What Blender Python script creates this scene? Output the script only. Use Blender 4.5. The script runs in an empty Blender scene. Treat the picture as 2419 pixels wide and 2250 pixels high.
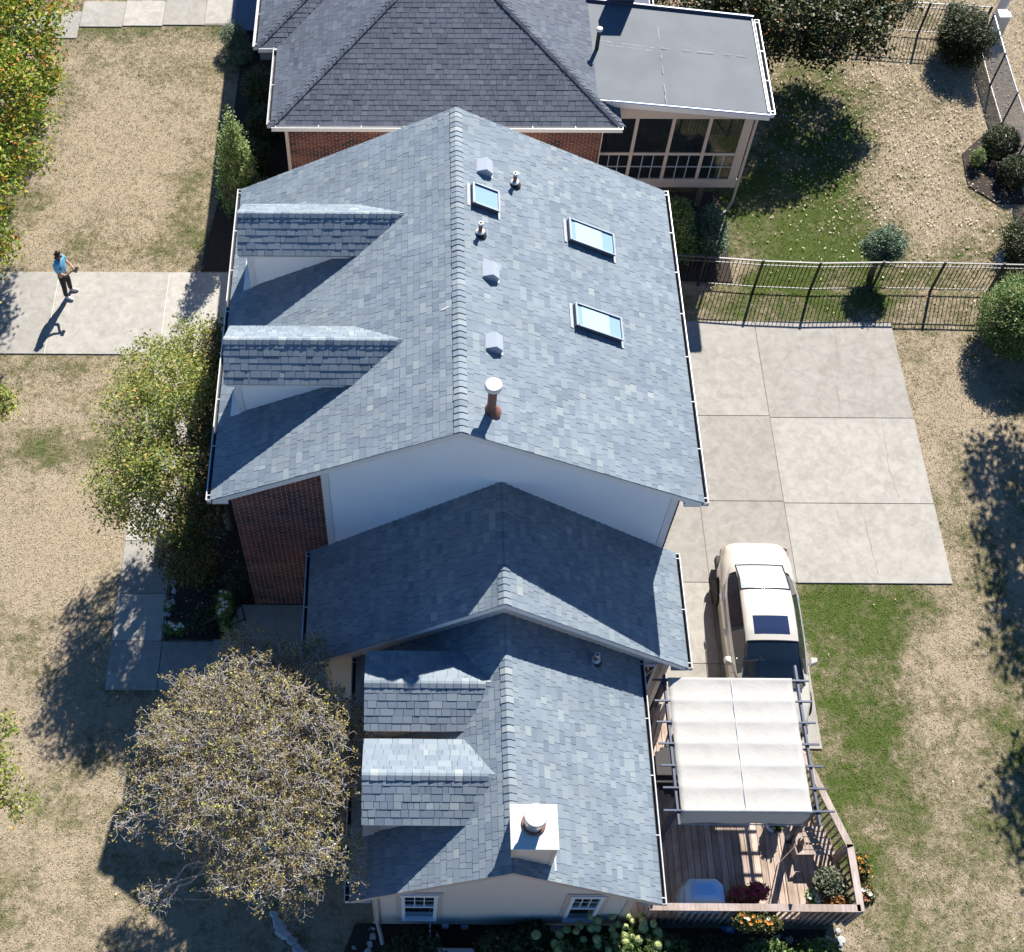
import bpy, math, random
import numpy as np
from mathutils import Vector, Matrix, noise as mnoise

random.seed(7)
rng = np.random.default_rng(11)
sc = bpy.context.scene
COL = sc.collection
R = math.radians

# ------------------------------------------------------------------ camera
CF, CPX, CPY, CYAW, CPIT, CROL, CH = (3039.35, 957.97, 1138.77, 0.01429056, 0.54294864, -0.0063041, 28.1371)
_c, _s = math.cos(CPIT), math.sin(CPIT)
_B = np.array([[1, 0, 0], [0, _c, _s], [0, _s, -_c]])
_c, _s = math.cos(CROL), math.sin(CROL)
_Q = np.array([[_c, _s, 0], [-_s, _c, 0], [0, 0, 1]])
_c, _s = math.cos(CYAW), math.sin(CYAW)
_Y = np.array([[_c, _s, 0], [-_s, _c, 0], [0, 0, 1]])
CR = _Q @ _B @ _Y
CC = np.array([0, 0, CH])
cam_d = bpy.data.cameras.new('camera')
cam = bpy.data.objects.new('camera', cam_d)
COL.objects.link(cam)
r_, u_, f_ = CR
cam.matrix_world = Matrix(((r_[0], u_[0], -f_[0], 0), (r_[1], u_[1], -f_[1], 0), (r_[2], u_[2], -f_[2], CH), (0, 0, 0, 1)))
cam_d.sensor_fit = 'HORIZONTAL'
cam_d.sensor_width = 36
cam_d.lens = CF / 2419 * 36
cam_d.shift_x = (1209.5 - CPX) / 2419
cam_d.shift_y = (CPY - 1125) / 2419
cam_d.clip_end = 2000
sc.camera = cam


def _ray(u, v):
    return CR.T @ np.array([(u - CPX) / CF, -(v - CPY) / CF, 1.0])


def at(u, v, z=0.0):
    d = _ray(u, v)
    return CC + d * ((z - CH) / d[2])


def at_y(u, v, y):
    d = _ray(u, v)
    return CC + d * (y / d[1])


def pix(P):
    q = CR @ (np.asarray(P, float) - CC)
    return np.array([CPX + CF * q[0] / q[2], CPY - CF * q[1] / q[2]])


# ------------------------------------------------------------------ light
SUN_AZ, SUN_EL = 70.34, 40.9
w = bpy.data.worlds.new('World')
sc.world = w
w.use_nodes = True
nt = w.node_tree
sky = nt.nodes.new('ShaderNodeTexSky')
sky.sky_type = 'NISHITA'
sky.sun_disc = False
sky.sun_elevation = R(SUN_EL)
sky.sun_rotation = R(90 - SUN_AZ)
sky.air_density = 0.75
sky.dust_density = 0.1
sky.ozone_density = 4.0
bg = nt.nodes['Background']
hs = nt.nodes.new('ShaderNodeHueSaturation'); hs.inputs['Saturation'].default_value = 1.22; hs.inputs['Value'].default_value = 1.0
nt.links.new(sky.outputs[0], hs.inputs['Color']); nt.links.new(hs.outputs[0], bg.inputs[0])
bg.inputs[1].default_value = 0.074
sun_d = bpy.data.lights.new('sun', 'SUN')
sun_d.energy = 5.0
sun_d.angle = R(0.53)
sun_d.color = (1.0, 0.95, 0.87)
sun = bpy.data.objects.new('sun', sun_d)
COL.objects.link(sun)
sdir = Vector((math.cos(R(SUN_AZ)) * math.cos(R(SUN_EL)), math.sin(R(SUN_AZ)) * math.cos(R(SUN_EL)), math.sin(R(SUN_EL))))
sun.rotation_euler = sdir.to_track_quat('Z', 'Y').to_euler()
sun.location = sdir * 60
sc.view_settings.view_transform = 'Standard'
sc.view_settings.look = 'None'
sc.view_settings.exposure = 1.0
sc.view_settings.gamma = 1.0
sc.view_settings.use_curve_mapping = False
sc.render.engine = 'CYCLES'
sc.cycles.max_bounces = 6
sc.cycles.transparent_max_bounces = 6


# ------------------------------------------------------------------ object helpers
def thing(name, label, cat, loc=(0, 0, 0), rz=0.0, group=None):
    o = bpy.data.objects.new(name, None)
    o.empty_display_size = 0.2
    COL.objects.link(o)
    o.location = loc
    o.rotation_euler = (0, 0, rz)
    o['label'] = label
    o['category'] = cat
    if group:
        o['group'] = group
    return o


def tag(o, label=None, cat=None, group=None, kind=None):
    if label: o['label'] = label
    if cat: o['category'] = cat
    if group: o['group'] = group
    if kind: o['kind'] = kind
    return o


class MB:
    """collects shapes and links them as one mesh object"""
    def __init__(s):
        s.v = []; s.f = []; s.t = []

    def add(s, vs, fs, t=0.5):
        n = len(s.v)
        s.v.extend([tuple(map(float, p)) for p in vs])
        for f in fs:
            s.f.append(tuple(n + i for i in f)); s.t.append(t)
        return s

    def box(s, x0, x1, y0, y1, z0, z1, t=0.5, M=None):
        vs = [(x, y, z) for z in (z0, z1) for y in (y0, y1) for x in (x0, x1)]
        if M is not None: vs = [tuple(M @ Vector(p)) for p in vs]
        return s.add(vs, [(0, 2, 3, 1), (4, 5, 7, 6), (0, 1, 5, 4), (2, 6, 7, 3), (0, 4, 6, 2), (1, 3, 7, 5)], t)

    def bar(s, p, q, w, h, t=0.5, up=(0, 0, 1)):
        """rectangular bar from p to q, w wide, h high (centred)"""
        p = Vector(p); q = Vector(q); d = (q - p).normalized(); up = Vector(up)
        if abs(d.dot(up)) > .99: up = Vector((1, 0, 0))
        a = d.cross(up).normalized() * (w / 2); b = a.cross(d).normalized() * (h / 2)
        vs = [p - a - b, p + a - b, p + a + b, p - a + b, q - a - b, q + a - b, q + a + b, q - a + b]
        return s.add(vs, [(0, 1, 2, 3), (7, 6, 5, 4), (0, 4, 5, 1), (1, 5, 6, 2), (2, 6, 7, 3), (3, 7, 4, 0)], t)

    def tube(s, pts, rad, n=6, t=0.5, cap=True):
        pts = [Vector(p) for p in pts]
        if not hasattr(rad, '__len__'): rad = [rad] * len(pts)
        rings = []
        ref = Vector((0.13, 0.97, 0.2))
        for i, p in enumerate(pts):
            d = (pts[min(i + 1, len(pts) - 1)] - pts[max(i - 1, 0)])
            d = d.normalized() if d.length > 1e-9 else Vector((0, 0, 1))
            a = d.cross(ref)
            if a.length < .1: a = d.cross(Vector((1, 0, 0)))
            a.normalize(); b = d.cross(a)
            rings.append([p + (a * math.cos(2 * math.pi * k / n) + b * math.sin(2 * math.pi * k / n)) * rad[i] for k in range(n)])
        vs = [v for r in rings for v in r]
        fs = [(i * n + k, i * n + (k + 1) % n, (i + 1) * n + (k + 1) % n, (i + 1) * n + k) for i in range(len(pts) - 1) for k in range(n)]
        if cap: fs += [tuple(range(n))[::-1], tuple((len(pts) - 1) * n + k for k in range(n))]
        return s.add(vs, fs, t)

    def lathe(s, c, prof, n=20, t=0.5, axis=None):
        """profile [(r,z)] turned about z through c"""
        vs = []
        for (r, z) in prof:
            for k in range(n):
                a = 2 * math.pi * k / n
                vs.append((r * math.cos(a), r * math.sin(a), z))
        if axis is not None:
            q = Vector((0, 0, 1)).rotation_difference(Vector(axis))
            vs = [tuple(q @ Vector(p)) for p in vs]
        vs = [(p[0] + c[0], p[1] + c[1], p[2] + c[2]) for p in vs]
        fs = [(i * n + k, i * n + (k + 1) % n, (i + 1) * n + (k + 1) % n, (i + 1) * n + k) for i in range(len(prof) - 1) for k in range(n)]
        fs += [tuple(range(n))[::-1], tuple((len(prof) - 1) * n + k for k in range(n))]
        return s.add(vs, fs, t)

    def prism(s, poly, z0, z1, t=0.5):
        n = len(poly)
        vs = [(x, y, z0) for x, y in poly] + [(x, y, z1) for x, y in poly]
        return s.add(vs, [tuple(range(n))[::-1], tuple(range(n, 2 * n))] + [(i, (i + 1) % n, n + (i + 1) % n, n + i) for i in range(n)], t)

    def build(s, name, m, parent=None, smooth=False, kind=None, bevel=0):
        me = bpy.data.meshes.new(name)
        me.from_pydata(s.v, [], s.f)
        if smooth: me.polygons.foreach_set('use_smooth', [True] * len(s.f))
        a = me.attributes.new('tint', 'FLOAT', 'FACE')
        a.data.foreach_set('value', np.array(s.t, np.float32))
        me.materials.append(m)
        o = bpy.data.objects.new(name, me)
        COL.objects.link(o)
        if parent is not None:
            o.parent = parent
        if kind: o['kind'] = kind
        if bevel:
            b = o.modifiers.new('bevel', 'BEVEL'); b.width = bevel; b.segments = 2; b.limit_method = 'ANGLE'
        return o


def tri_mesh(name, V, F, m, parent=None, tint=None, kind=None):
    """fast mesh from numpy arrays, F is (n,3) or (n,4)"""
    me = bpy.data.meshes.new(name)
    k = F.shape[1]
    me.vertices.add(len(V)); me.vertices.foreach_set('co', np.asarray(V, np.float32).ravel())
    me.loops.add(F.size); me.loops.foreach_set('vertex_index', F.astype(np.int32).ravel())
    me.polygons.add(len(F)); me.polygons.foreach_set('loop_start', np.arange(0, F.size, k, dtype=np.int32))
    me.update(calc_edges=True)
    if tint is not None:
        a = me.attributes.new('tint', 'FLOAT', 'FACE'); a.data.foreach_set('value', np.asarray(tint, np.float32))
    me.materials.append(m)
    o = bpy.data.objects.new(name, me)
    COL.objects.link(o)
    if parent is not None: o.parent = parent
    if kind: o['kind'] = kind
    return o


# ------------------------------------------------------------------ materials
def _mat(name):
    m = bpy.data.materials.new(name); m.use_nodes = True
    return m, m.node_tree, m.node_tree.nodes['Principled BSDF']


def N(t, kind, **kw):
    n = t.nodes.new(kind)
    for k, v in kw.items():
        if k.startswith('i_'):
            key = k[2:]
            n.inputs[int(key) if key.isdigit() else key.replace('_', ' ')].default_value = v
        else: setattr(n, k, v)
    return n


def ramp(t, fac, stops):
    n = t.nodes.new('ShaderNodeValToRGB'); e = n.color_ramp.elements
    while len(e) < len(stops): e.new(0.5)
    for el, (p, c) in zip(e, stops): el.position = p; el.color = (*c, 1)
    t.links.new(fac, n.inputs[0]); return n.outputs[0]


def noise(t, scale, detail=4, rough=.55, obj=False, dist=0.0):
    tc = t.nodes.new('ShaderNodeTexCoord' if obj else 'ShaderNodeNewGeometry')
    n = N(t, 'ShaderNodeTexNoise'); n.inputs['Scale'].default_value = scale
    n.inputs['Detail'].default_value = detail; n.inputs['Roughness'].default_value = rough
    n.inputs['Distortion'].default_value = dist
    t.links.new(tc.outputs['Object' if obj else 'Position'], n.inputs['Vector']); return n.outputs['Fac']


def mix(t, fac, a, b, mode='MIX'):
    n = t.nodes.new('ShaderNodeMix'); n.data_type = 'RGBA'; n.blend_type = mode
    for sock, v in ((0, fac), (6, a), (7, b)):
        if hasattr(v, 'is_linked'): t.links.new(v, n.inputs[sock])
        elif isinstance(v, (int, float)): n.inputs[sock].default_value = v
        else: n.inputs[sock].default_value = (*v, 1)
    return n.outputs[2]


def mathn(t, op, a, b=None, clamp=False):
    n = t.nodes.new('ShaderNodeMath'); n.operation = op; n.use_clamp = clamp
    for i, v in enumerate((a, b)):
        if v is None: continue
        if hasattr(v, 'is_linked'): t.links.new(v, n.inputs[i])
        else: n.inputs[i].default_value = v
    return n.outputs[0]


def bump(t, b, h, strength=.3, dist=.01):
    n = t.nodes.new('ShaderNodeBump'); n.inputs['Strength'].default_value = strength; n.inputs['Distance'].default_value = dist
    t.links.new(h, n.inputs['Height']); t.links.new(n.outputs[0], b.inputs['Normal'])


def plain(name, col, rough=.5, metal=0.0, var=.12, scale=6, bumpy=0):
    m, t, b = _mat(name)
    n = noise(t, scale)
    c = mix(t, n, tuple(x * (1 - var) for x in col), tuple(min(1, x * (1 + var)) for x in col))
    t.links.new(c, b.inputs['Base Color'])
    b.inputs['Roughness'].default_value = rough; b.inputs['Metallic'].default_value = metal
    if bumpy: bump(t, b, noise(t, scale * 12), bumpy)
    return m


def tinted(name, stops, rough=.85, grain=120, gv=.25, big=1.2, bv=.2, bumps=.3):
    """colour from the piece's own tint, with grain and broad weathering"""
    m, t, b = _mat(name)
    a = N(t, 'ShaderNodeAttribute', attribute_name='tint')
    c = ramp(t, a.outputs['Fac'], stops)
    g = noise(t, grain, 2)
    c = mix(t, gv, c, ramp(t, g, [(.3, (.35,) * 3), (.7, (1.0,) * 3)]), 'MULTIPLY')
    g2 = noise(t, big, 5, .6)
    c = mix(t, bv, c, ramp(t, g2, [(.3, (.55,) * 3), (.7, (1.15,) * 3)]), 'MULTIPLY')
    geo = t.nodes.new('ShaderNodeNewGeometry'); mp = N(t, 'ShaderNodeVectorMath', operation='MULTIPLY'); t.links.new(geo.outputs['Position'], mp.inputs[0]); mp.inputs[1].default_value = (.5, 3.2, .5)
    ns = N(t, 'ShaderNodeTexNoise'); ns.inputs['Scale'].default_value = 1; ns.inputs['Detail'].default_value = 5; t.links.new(mp.outputs[0], ns.inputs['Vector'])
    c = mix(t, .35, c, ramp(t, ns.outputs['Fac'], [(.35, (.78, .77, .75)), (.6, (1.06, 1.06, 1.06))]), 'MULTIPLY')
    t.links.new(c, b.inputs['Base Color']); b.inputs['Roughness'].default_value = rough
    b.inputs['Specular IOR Level'].default_value = .3
    if bumps: bump(t, b, g, bumps, .004)
    return m


M = {}
M['shingle'] = tinted('grey_shingle', [(0, (.15, .195, .245)), (.45, (.215, .262, .31)), (.8, (.275, .322, .35)), (1, (.35, .39, .40))], .8, 90, .3, .8, .2)
M['shingle2'] = tinted('dark_shingle', [(0, (.07, .086, .118)), (.5, (.112, .132, .172)), (1, (.16, .182, .22))], .8, 90, .3, .8, .2)
M['brick'] = tinted('red_brick', [(0, (.055, .045, .055)), (.25, (.135, .065, .062)), (.6, (.20, .088, .075)), (1, (.27, .13, .095))], .85, 60, .35, .7, .25)
M['mortar'] = plain('mortar', (.60, .52, .45), .95, 0, .2, 8)
M['siding'] = plain('white_siding', (.76, .78, .80), .55, 0, .05, 2)
M['siding_cream'] = plain('cream_siding', (.60, .52, .45), .6, 0, .05, 2)
M['trim'] = plain('white_trim', (.66, .66, .66), .5, 0, .05, 3)
M['trim_cream'] = plain('cream_trim', (.50, .42, .37), .55, 0, .06, 3)
M['gutter'] = plain('white_gutter', (.64, .65, .66), .35, 0, .04, 3)
M['gutter_in'] = plain('gutter_inside_dark', (.035, .033, .03), .9, 0, .4, 9)  # near-black tone for the inside of the gutters
M['vent'] = plain('grey_vent', (.40, .44, .50), .4, .2, .06, 5)
M['black'] = plain('black_metal', (.014, .014, .016), .6, 0, .2, 8)
M['rubber'] = plain('black_rubber', (.02, .02, .022), .7, 0, .3, 10)
M['steel'] = plain('galvanised', (.62, .63, .64), .32, .75, .08, 8)
M['copper'] = plain('rusty_flue', (.21, .10, .075), .7, .2, .3, 9)
M['white'] = plain('white_metal', (.62, .61, .59), .4, 0, .03, 4)
M['slate_metal'] = plain('slate_metal', (.085, .10, .14), .45, .4, .1, 5)
M['membrane'] = plain('roof_membrane', (.115, .13, .148), .75, 0, .30, 1.1)
M['seam'] = plain('membrane_seam', (.30, .32, .335), .7, 0, .35, 9)
M['blue_tape'] = plain('blue_film', (.05, .22, .62), .4, 0, .1, 5)
M['flashing'] = plain('flashing_sealant', (.36, .39, .42), .55, 0, .2, 14)
M['plastic_white'] = plain('white_plastic', (.74, .76, .80), .35, 0, .03, 5)
M['canvas'] = None


def glass_mat(name, col, rough=.06):
    m, t, b = _mat(name)
    b.inputs['Base Color'].default_value = (*col, 1); b.inputs['Roughness'].default_value = rough
    b.inputs['Specular IOR Level'].default_value = .8; b.inputs['Coat Weight'].default_value = .6
    b.inputs['Coat Roughness'].default_value = .03
    return m


M['glass'] = glass_mat('dark_glass', (.012, .016, .022))
M['skyglass'] = glass_mat('skylight_glass', (.27, .40, .52), .12)
M['shade'] = glass_mat('skylight_blind', (.42, .60, .62), .25)
M['carglass'] = glass_mat('car_glass', (.012, .018, .028))
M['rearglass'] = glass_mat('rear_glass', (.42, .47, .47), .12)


def concrete_mat(name, lo, hi, crack=True):
    m, t, b = _mat(name)
    g = noise(t, .55, 6, .6); g2 = noise(t, 55, 3, .7); g3 = noise(t, 4.5, 5, .65, dist=.6)
    c = mix(t, g, lo, hi)
    a = N(t, 'ShaderNodeAttribute', attribute_name='tint')
    c = mix(t, 1.0, c, ramp(t, a.outputs['Fac'], [(0, (.78,) * 3), (1, (1.12,) * 3)]), 'MULTIPLY')
    c = mix(t, .5, c, ramp(t, g3, [(.32, (.66,) * 3), (.62, (1.1,) * 3)]), 'MULTIPLY')
    c = mix(t, .35, c, ramp(t, g2, [(.3, (.55,) * 3), (.6, (1.1,) * 3)]), 'MULTIPLY')
    g6 = noise(t, 1.7, 6, .72, dist=1.0); g7 = noise(t, 9.0, 4, .75)
    c = mix(t, .55, c, ramp(t, g6, [(.36, (.80, .78, .75)), (.52, (1.0, 1.0, 1.0)), (.7, (1.1, 1.09, 1.07))]), 'MULTIPLY')
    c = mix(t, .8, c, ramp(t, g7, [(.22, (.55, .53, .5)), (.30, (1.0, 1.0, 1.0))]), 'MULTIPLY')
    t.links.new(c, b.inputs['Base Color']); b.inputs['Roughness'].default_value = .9
    bump(t, b, g2, .25, .004)
    return m


M['concrete'] = concrete_mat('concrete', (.36, .34, .305), (.45, .425, .385))
M['concrete_w'] = concrete_mat('bright_concrete', (.36, .34, .305), (.44, .415, .375))
M['joint_w'] = plain('pale_joint', (.62, .60, .56), .8, 0, .1, 12)
M['joint'] = plain('dark_joint', (.24, .21, .18), .95, 0, .5, 5)
M['crack'] = plain('crack', (.22, .20, .17), .95, 0, .3, 9)
M['stone'] = tinted('pale_stone', [(0, (.30, .31, .33)), (1, (.58, .58, .57))], .85, 30, .3, 4, .2)
M['mulch'] = None


def blob_sum(t, blobs):
    """smooth patches on the ground: list of (x, y, rx, ry, amount)"""
    geo = t.nodes.new('ShaderNodeNewGeometry')
    wob = t.nodes.new('ShaderNodeTexNoise'); wob.inputs['Scale'].default_value = .9; wob.inputs['Detail'].default_value = 4
    t.links.new(geo.outputs['Position'], wob.inputs['Vector'])
    acc = None
    for (x, y, rx, ry, amt) in blobs:
        a = N(t, 'ShaderNodeVectorMath', operation='SUBTRACT'); t.links.new(geo.outputs['Position'], a.inputs[0]); a.inputs[1].default_value = (x, y, 0)
        b = N(t, 'ShaderNodeVectorMath', operation='MULTIPLY'); t.links.new(a.outputs[0], b.inputs[0]); b.inputs[1].default_value = (1 / rx, 1 / ry, 0)
        l = N(t, 'ShaderNodeVectorMath', operation='LENGTH'); t.links.new(b.outputs[0], l.inputs[0])
        d = mathn(t, 'ADD', l.outputs['Value'], mathn(t, 'MULTIPLY', mathn(t, 'SUBTRACT', wob.outputs['Fac'], .5), 1.3))
        mr = N(t, 'ShaderNodeMapRange', interpolation_type='SMOOTHSTEP'); t.links.new(d, mr.inputs[0])
        mr.inputs[1].default_value = 1.35; mr.inputs[2].default_value = .55; mr.inputs[3].default_value = 0; mr.inputs[4].default_value = amt
        acc = mr.outputs[0] if acc is None else mathn(t, 'ADD', acc, mr.outputs[0])
    return acc


GREEN = [(10.7, 13.3, 1.75, 1.2, .75), (10.3, 11.4, 1.2, 1.6, .5), (10.0, 9.0, 1.2, 2.0, .40), (10.2, 6.3, 1.3, 2.0, .25), (12.2, 8.5, 3.0, 5.5, .10), (11.0, 26.0, 2.8, 2.8, .6), (12.6, 30.0, 1.8, 2.8, .4), (9.8, 22.9, 3.2, 1.0, .45), (13.5, 27, 5, 6, .24),
         (8.8, 8.9, 1.0, 1.2, .35), (-9.2, 17.9, 1.2, .7, .35), (-6.6, 26.0, 1.0, 2.6, .25), (-9.8, 7.2, 1.4, 1.6, .22), (-11.5, 29, 1.3, 3.5, .22), (12.5, 9.5, 1.4, 3.0, .22), (12.5, 16.8, .3, 1, .1), (14.0, 13.0, .5, 5.0, .25),
         (-10, 12.5, 1.2, 2.2, .18), (12.3, 24.4, 2.5, .9, .3), (-9, 34.5, 3.5, 1.0, .45), (-5, 37, 6, 1.6, .4)]
BARE = [(14.8, 27.5, 1.8, 3.0, .42), (15.8, 31.5, 2.2, 2.6, .1), (-8.6, 15.2, 1.8, 2.2, .5), (-9.2, 28.6, 2.2, 2.4, .35), (13.9, 19.5, 1.0, 3.0, .25), (12.4, 11.8, 1.2, 1.6, .3), (-9.8, 10.5, 1.8, 1.4, .35), (18.5, 31, 1.4, 6, .6)]


def lawn_mat(name, blades):
    m, t, b = _mat(name)
    green = blob_sum(t, GREEN); bare = blob_sum(t, BARE)
    n1 = noise(t, .7, 6, .65); n2 = noise(t, 6.0, 4, .65, dist=.8)
    g = mathn(t, 'ADD', green, mathn(t, 'MULTIPLY', mathn(t, 'SUBTRACT', n1, .43), 2.1))
    g = mathn(t, 'ADD', g, mathn(t, 'MULTIPLY', mathn(t, 'SUBTRACT', n2, .5), 1.5))
    n5 = noise(t, 2.3, 5, .7, dist=1.2)
    g = mathn(t, 'ADD', g, mathn(t, 'MULTIPLY', mathn(t, 'SUBTRACT', n5, .5), 1.3))
    g = mathn(t, 'SUBTRACT', g, bare, True)
    if blades:
        c = ramp(t, g, [(0, (.43, .365, .26)), (.25, (.33, .285, .185)), (.5, (.225, .21, .115)), (.75, (.155, .17, .07)), (1, (.105, .14, .036))])
        geo = t.nodes.new('ShaderNodeNewGeometry')
        c = mix(t, .8, c, ramp(t, geo.outputs['Random Per Island'], [(0, (.62, .61, .6)), (.55, (1., 1., 1.)), (1, (1.3, 1.27, 1.2))]), 'MULTIPLY')
    else:
        c = ramp(t, g, [(0, (.37, .30, .21)), (.3, (.26, .215, .14)), (.55, (.165, .15, .08)), (1, (.07, .10, .022))])
        n3 = noise(t, 45, 3, .7)
        c = mix(t, .6, c, ramp(t, n3, [(.3, (.65,) * 3), (.65, (1.15,) * 3)]), 'MULTIPLY')
        bump(t, b, n3, .6, .03)
    t.links.new(c, b.inputs['Base Color']); b.inputs['Roughness'].default_value = .9
    b.inputs['Specular IOR Level'].default_value = .1
    return m


M['lawn'] = lawn_mat('lawn_soil', False)
M['grass'] = lawn_mat('grass_blades', True)


def leaf_mat(name, stops, trans=.25, rough=.5):
    m, t, b = _mat(name)
    geo = t.nodes.new('ShaderNodeNewGeometry')
    n = noise(t, 1.3, 4, .6)
    n9 = mathn(t, 'MULTIPLY', mathn(t, 'SUBTRACT', noise(t, 1.9, 2), .5), .9)
    c = ramp(t, mathn(t, 'ADD', geo.outputs['Random Per Island'], n9, True), stops)
    c = mix(t, .6, c, ramp(t, n, [(.3, (.55, .6, .5)), (.7, (1.25, 1.2, 1.1))]), 'MULTIPLY')
    t.links.new(c, b.inputs['Base Color']); b.inputs['Roughness'].default_value = rough
    b.inputs['Specular IOR Level'].default_value = .3
    tr = t.nodes.new('ShaderNodeBsdfTranslucent'); t.links.new(c, tr.inputs[0])
    ms = t.nodes.new('ShaderNodeMixShader'); ms.inputs[0].default_value = trans
    out = t.nodes['Material Output']
    t.links.new(b.outputs[0], ms.inputs[1]); t.links.new(tr.outputs[0], ms.inputs[2]); t.links.new(ms.outputs[0], out.inputs[0])
    return m


M['bark'] = plain('bark', (.16, .13, .105), .9, 0, .4, 18, .5)
M['bark_twig'] = plain('grey_twig_bark', (.44, .41, .39), .9, 0, .35, 14, .4)
M['bark_pale'] = plain('pale_bark', (.52, .49, .47), .9, 0, .35, 14, .4)


def wood_mat(name, stops, rough=.75):
    m, t, b = _mat(name)
    a = N(t, 'ShaderNodeAttribute', attribute_name='tint')
    c = ramp(t, a.outputs['Fac'], stops)
    geo = t.nodes.new('ShaderNodeNewGeometry')
    mp = N(t, 'ShaderNodeVectorMath', operation='MULTIPLY'); t.links.new(geo.outputs['Position'], mp.inputs[0]); mp.inputs[1].default_value = (30, 2.2, 30)
    n = N(t, 'ShaderNodeTexNoise'); n.inputs['Scale'].default_value = 1; n.inputs['Detail'].default_value = 5; t.links.new(mp.outputs[0], n.inputs['Vector'])
    c = mix(t, .5, c, ramp(t, n.outputs['Fac'], [(.35, (.5,) * 3), (.65, (1.15,) * 3)]), 'MULTIPLY')
    n2 = noise(t, 1.6, 5, .6)
    c = mix(t, .6, c, ramp(t, n2, [(.42, (1.1, 1.08, 1.08)), (.62, (.62, .55, .42))]), 'MULTIPLY')
    t.links.new(c, b.inputs['Base Color']); b.inputs['Roughness'].default_value = rough
    return m


M['deck'] = wood_mat('deck_stain', [(0, (.36, .275, .225)), (1, (.58, .465, .40))])
M['rail'] = wood_mat('rail_stain', [(0, (.28, .215, .19)), (1, (.50, .42, .385))])

_m, _t, _b = _mat('canvas_cloth')
geo = _t.nodes.new('ShaderNodeNewGeometry')
wv = noise(_t, 35, 2); wv2 = noise(_t, 1.5, 4)
cc = mix(_t, wv2, (.50, .485, .455), (.57, .555, .525)); cc = mix(_t, .5, cc, ramp(_t, noise(_t, 3.1, 5, .7), [(.3, (.86, .84, .80)), (.5, (1., 1., 1.))]), 'MULTIPLY'); _t.links.new(cc, _b.inputs['Base Color']); _b.inputs['Roughness'].default_value = .9
wv3 = noise(_t, 4.5, 4, .6, dist=1.5)
bump(_t, _b, wv3, .25, .03)
_tr = _t.nodes.new('ShaderNodeBsdfTranslucent'); _t.links.new(cc, _tr.inputs[0])
_ms = _t.nodes.new('ShaderNodeMixShader'); _ms.inputs[0].default_value = .18
_t.links.new(_b.outputs[0], _ms.inputs[1]); _t.links.new(_tr.outputs[0], _ms.inputs[2]); _t.links.new(_ms.outputs[0], _t.nodes['Material Output'].inputs[0])
M['canvas'] = _m
_m, _t, _b = _mat('bark_mulch')
_n = noise(_t, 22, 5, .7)
_t.links.new(ramp(_t, _n, [(.3, (.012, .009, .008)), (.6, (.05, .034, .026)), (.8, (.10, .07, .05))]), _b.inputs['Base Color']); _b.inputs['Roughness'].default_value = .95
bump(_t, _b, _n, .8, .04)
M['mulch'] = _m

# ------------------------------------------------------------------ house 1 numbers
MAIN = dict(xl=-4.10, xr=5.79, ze=5.77, zr=8.30, xm=.846, yb=13.04, yt=21.52)
MID = dict(xl=-2.27, xr=5.72, ze=3.04, zr=6.04, xm=1.725, yb=10.63, yt=13.36)
LOW = dict(xl=-1.19, xr=4.725, ze=3.01, zr=5.196, xm=1.768, yb=5.81, yt=10.87)

# ------------------------------------------------------------------ ground
lawn = MB().add([(-300, -250, 0), (300, -250, 0), (300, 350, 0), (-300, 350, 0)], [(0, 1, 2, 3)]).build('lawn', M['lawn'], kind='structure')


def slabs(name, rects, mat_s, jm, z=.035, base=None):
    """one paved surface: joint sheet below, each slab a piece of its own"""
    bx = base
    root = MB().box(bx[0], bx[1], bx[2], bx[3], -.05, z - .012).build(name, jm, kind='structure')
    for (x0, x1, y0, y1) in rects:
        g = .009
        MB().box(x0 + g, x1 - g, y0 + g, y1 - g, -.04, z, random.random()).build('slab', mat_s, root, bevel=.006)
    return root


dw = slabs('driveway', [(7.19, 9.31, 19.05, 22.2), (9.31, 13.08, 19.0, 22.2), (5.9, 7.19, 19.05, 22.2), (7.19, 9.31, 16.45, 19.05), (9.31, 13.09, 16.4, 19.0), (5.9, 7.19, 16.45, 19.05),
                        (7.19, 9.31, 14.15, 16.45), (9.31, 13.1, 14.15, 16.4), (5.6, 7.19, 14.15, 16.45)], M['concrete'], M['joint'], base=(5.6, 13.05, 14.2, 22.15))
dl = slabs('driveway', [(5.5, 7.19, 12.02, 14.15), (7.19, 9.28, 12.02, 14.15), (5.5, 7.19, 9.95, 12.02), (7.19, 9.27, 9.95, 12.02)], M['concrete'], M['joint'], base=(5.6, 9.22, 10.0, 14.19))
wdw = slabs('front_driveway', [(-22, -17.6, 20.95, 23.85), (-17.6, -13.4, 20.95, 23.85), (-13.4, -10.1, 20.95, 23.85), (-10.1, -6.98, 20.95, 23.85), (-6.98, -3.85, 20.95, 23.85)], M['concrete_w'], M['joint_w'], base=(-21.9, -3.9, 20.97, 23.82))
walk = slabs('front_walk', [(-7.2, -6.0, 18.6, 20.9), (-7.2, -6.0, 16.3, 18.6), (-7.2, -6.0, 15.2, 16.3), (-7.2, -6.0, 13.75, 15.2), (-7.2, -6.0, 12.5, 13.75), (-7.2, -5.98, 11.26, 12.5),
                           (-5.98, -4.5, 11.26, 12.5)], M['concrete'], M['joint'], base=(-7.17, -6.02, 11.3, 20.9))
uw = slabs('neighbour_walk', [(-13.4, -11.0, 33.6, 34.9), (-11.0, -9.6, 34.15, 35.4), (-9.6, -8.3, 34.2, 35.45), (-8.3, -6.95, 34.25, 35.5), (-6.95, -5.7, 34.3, 35.55)], M['concrete_w'], M['joint'], base=(-11.0, -5.8, 34.25, 35.35))

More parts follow.
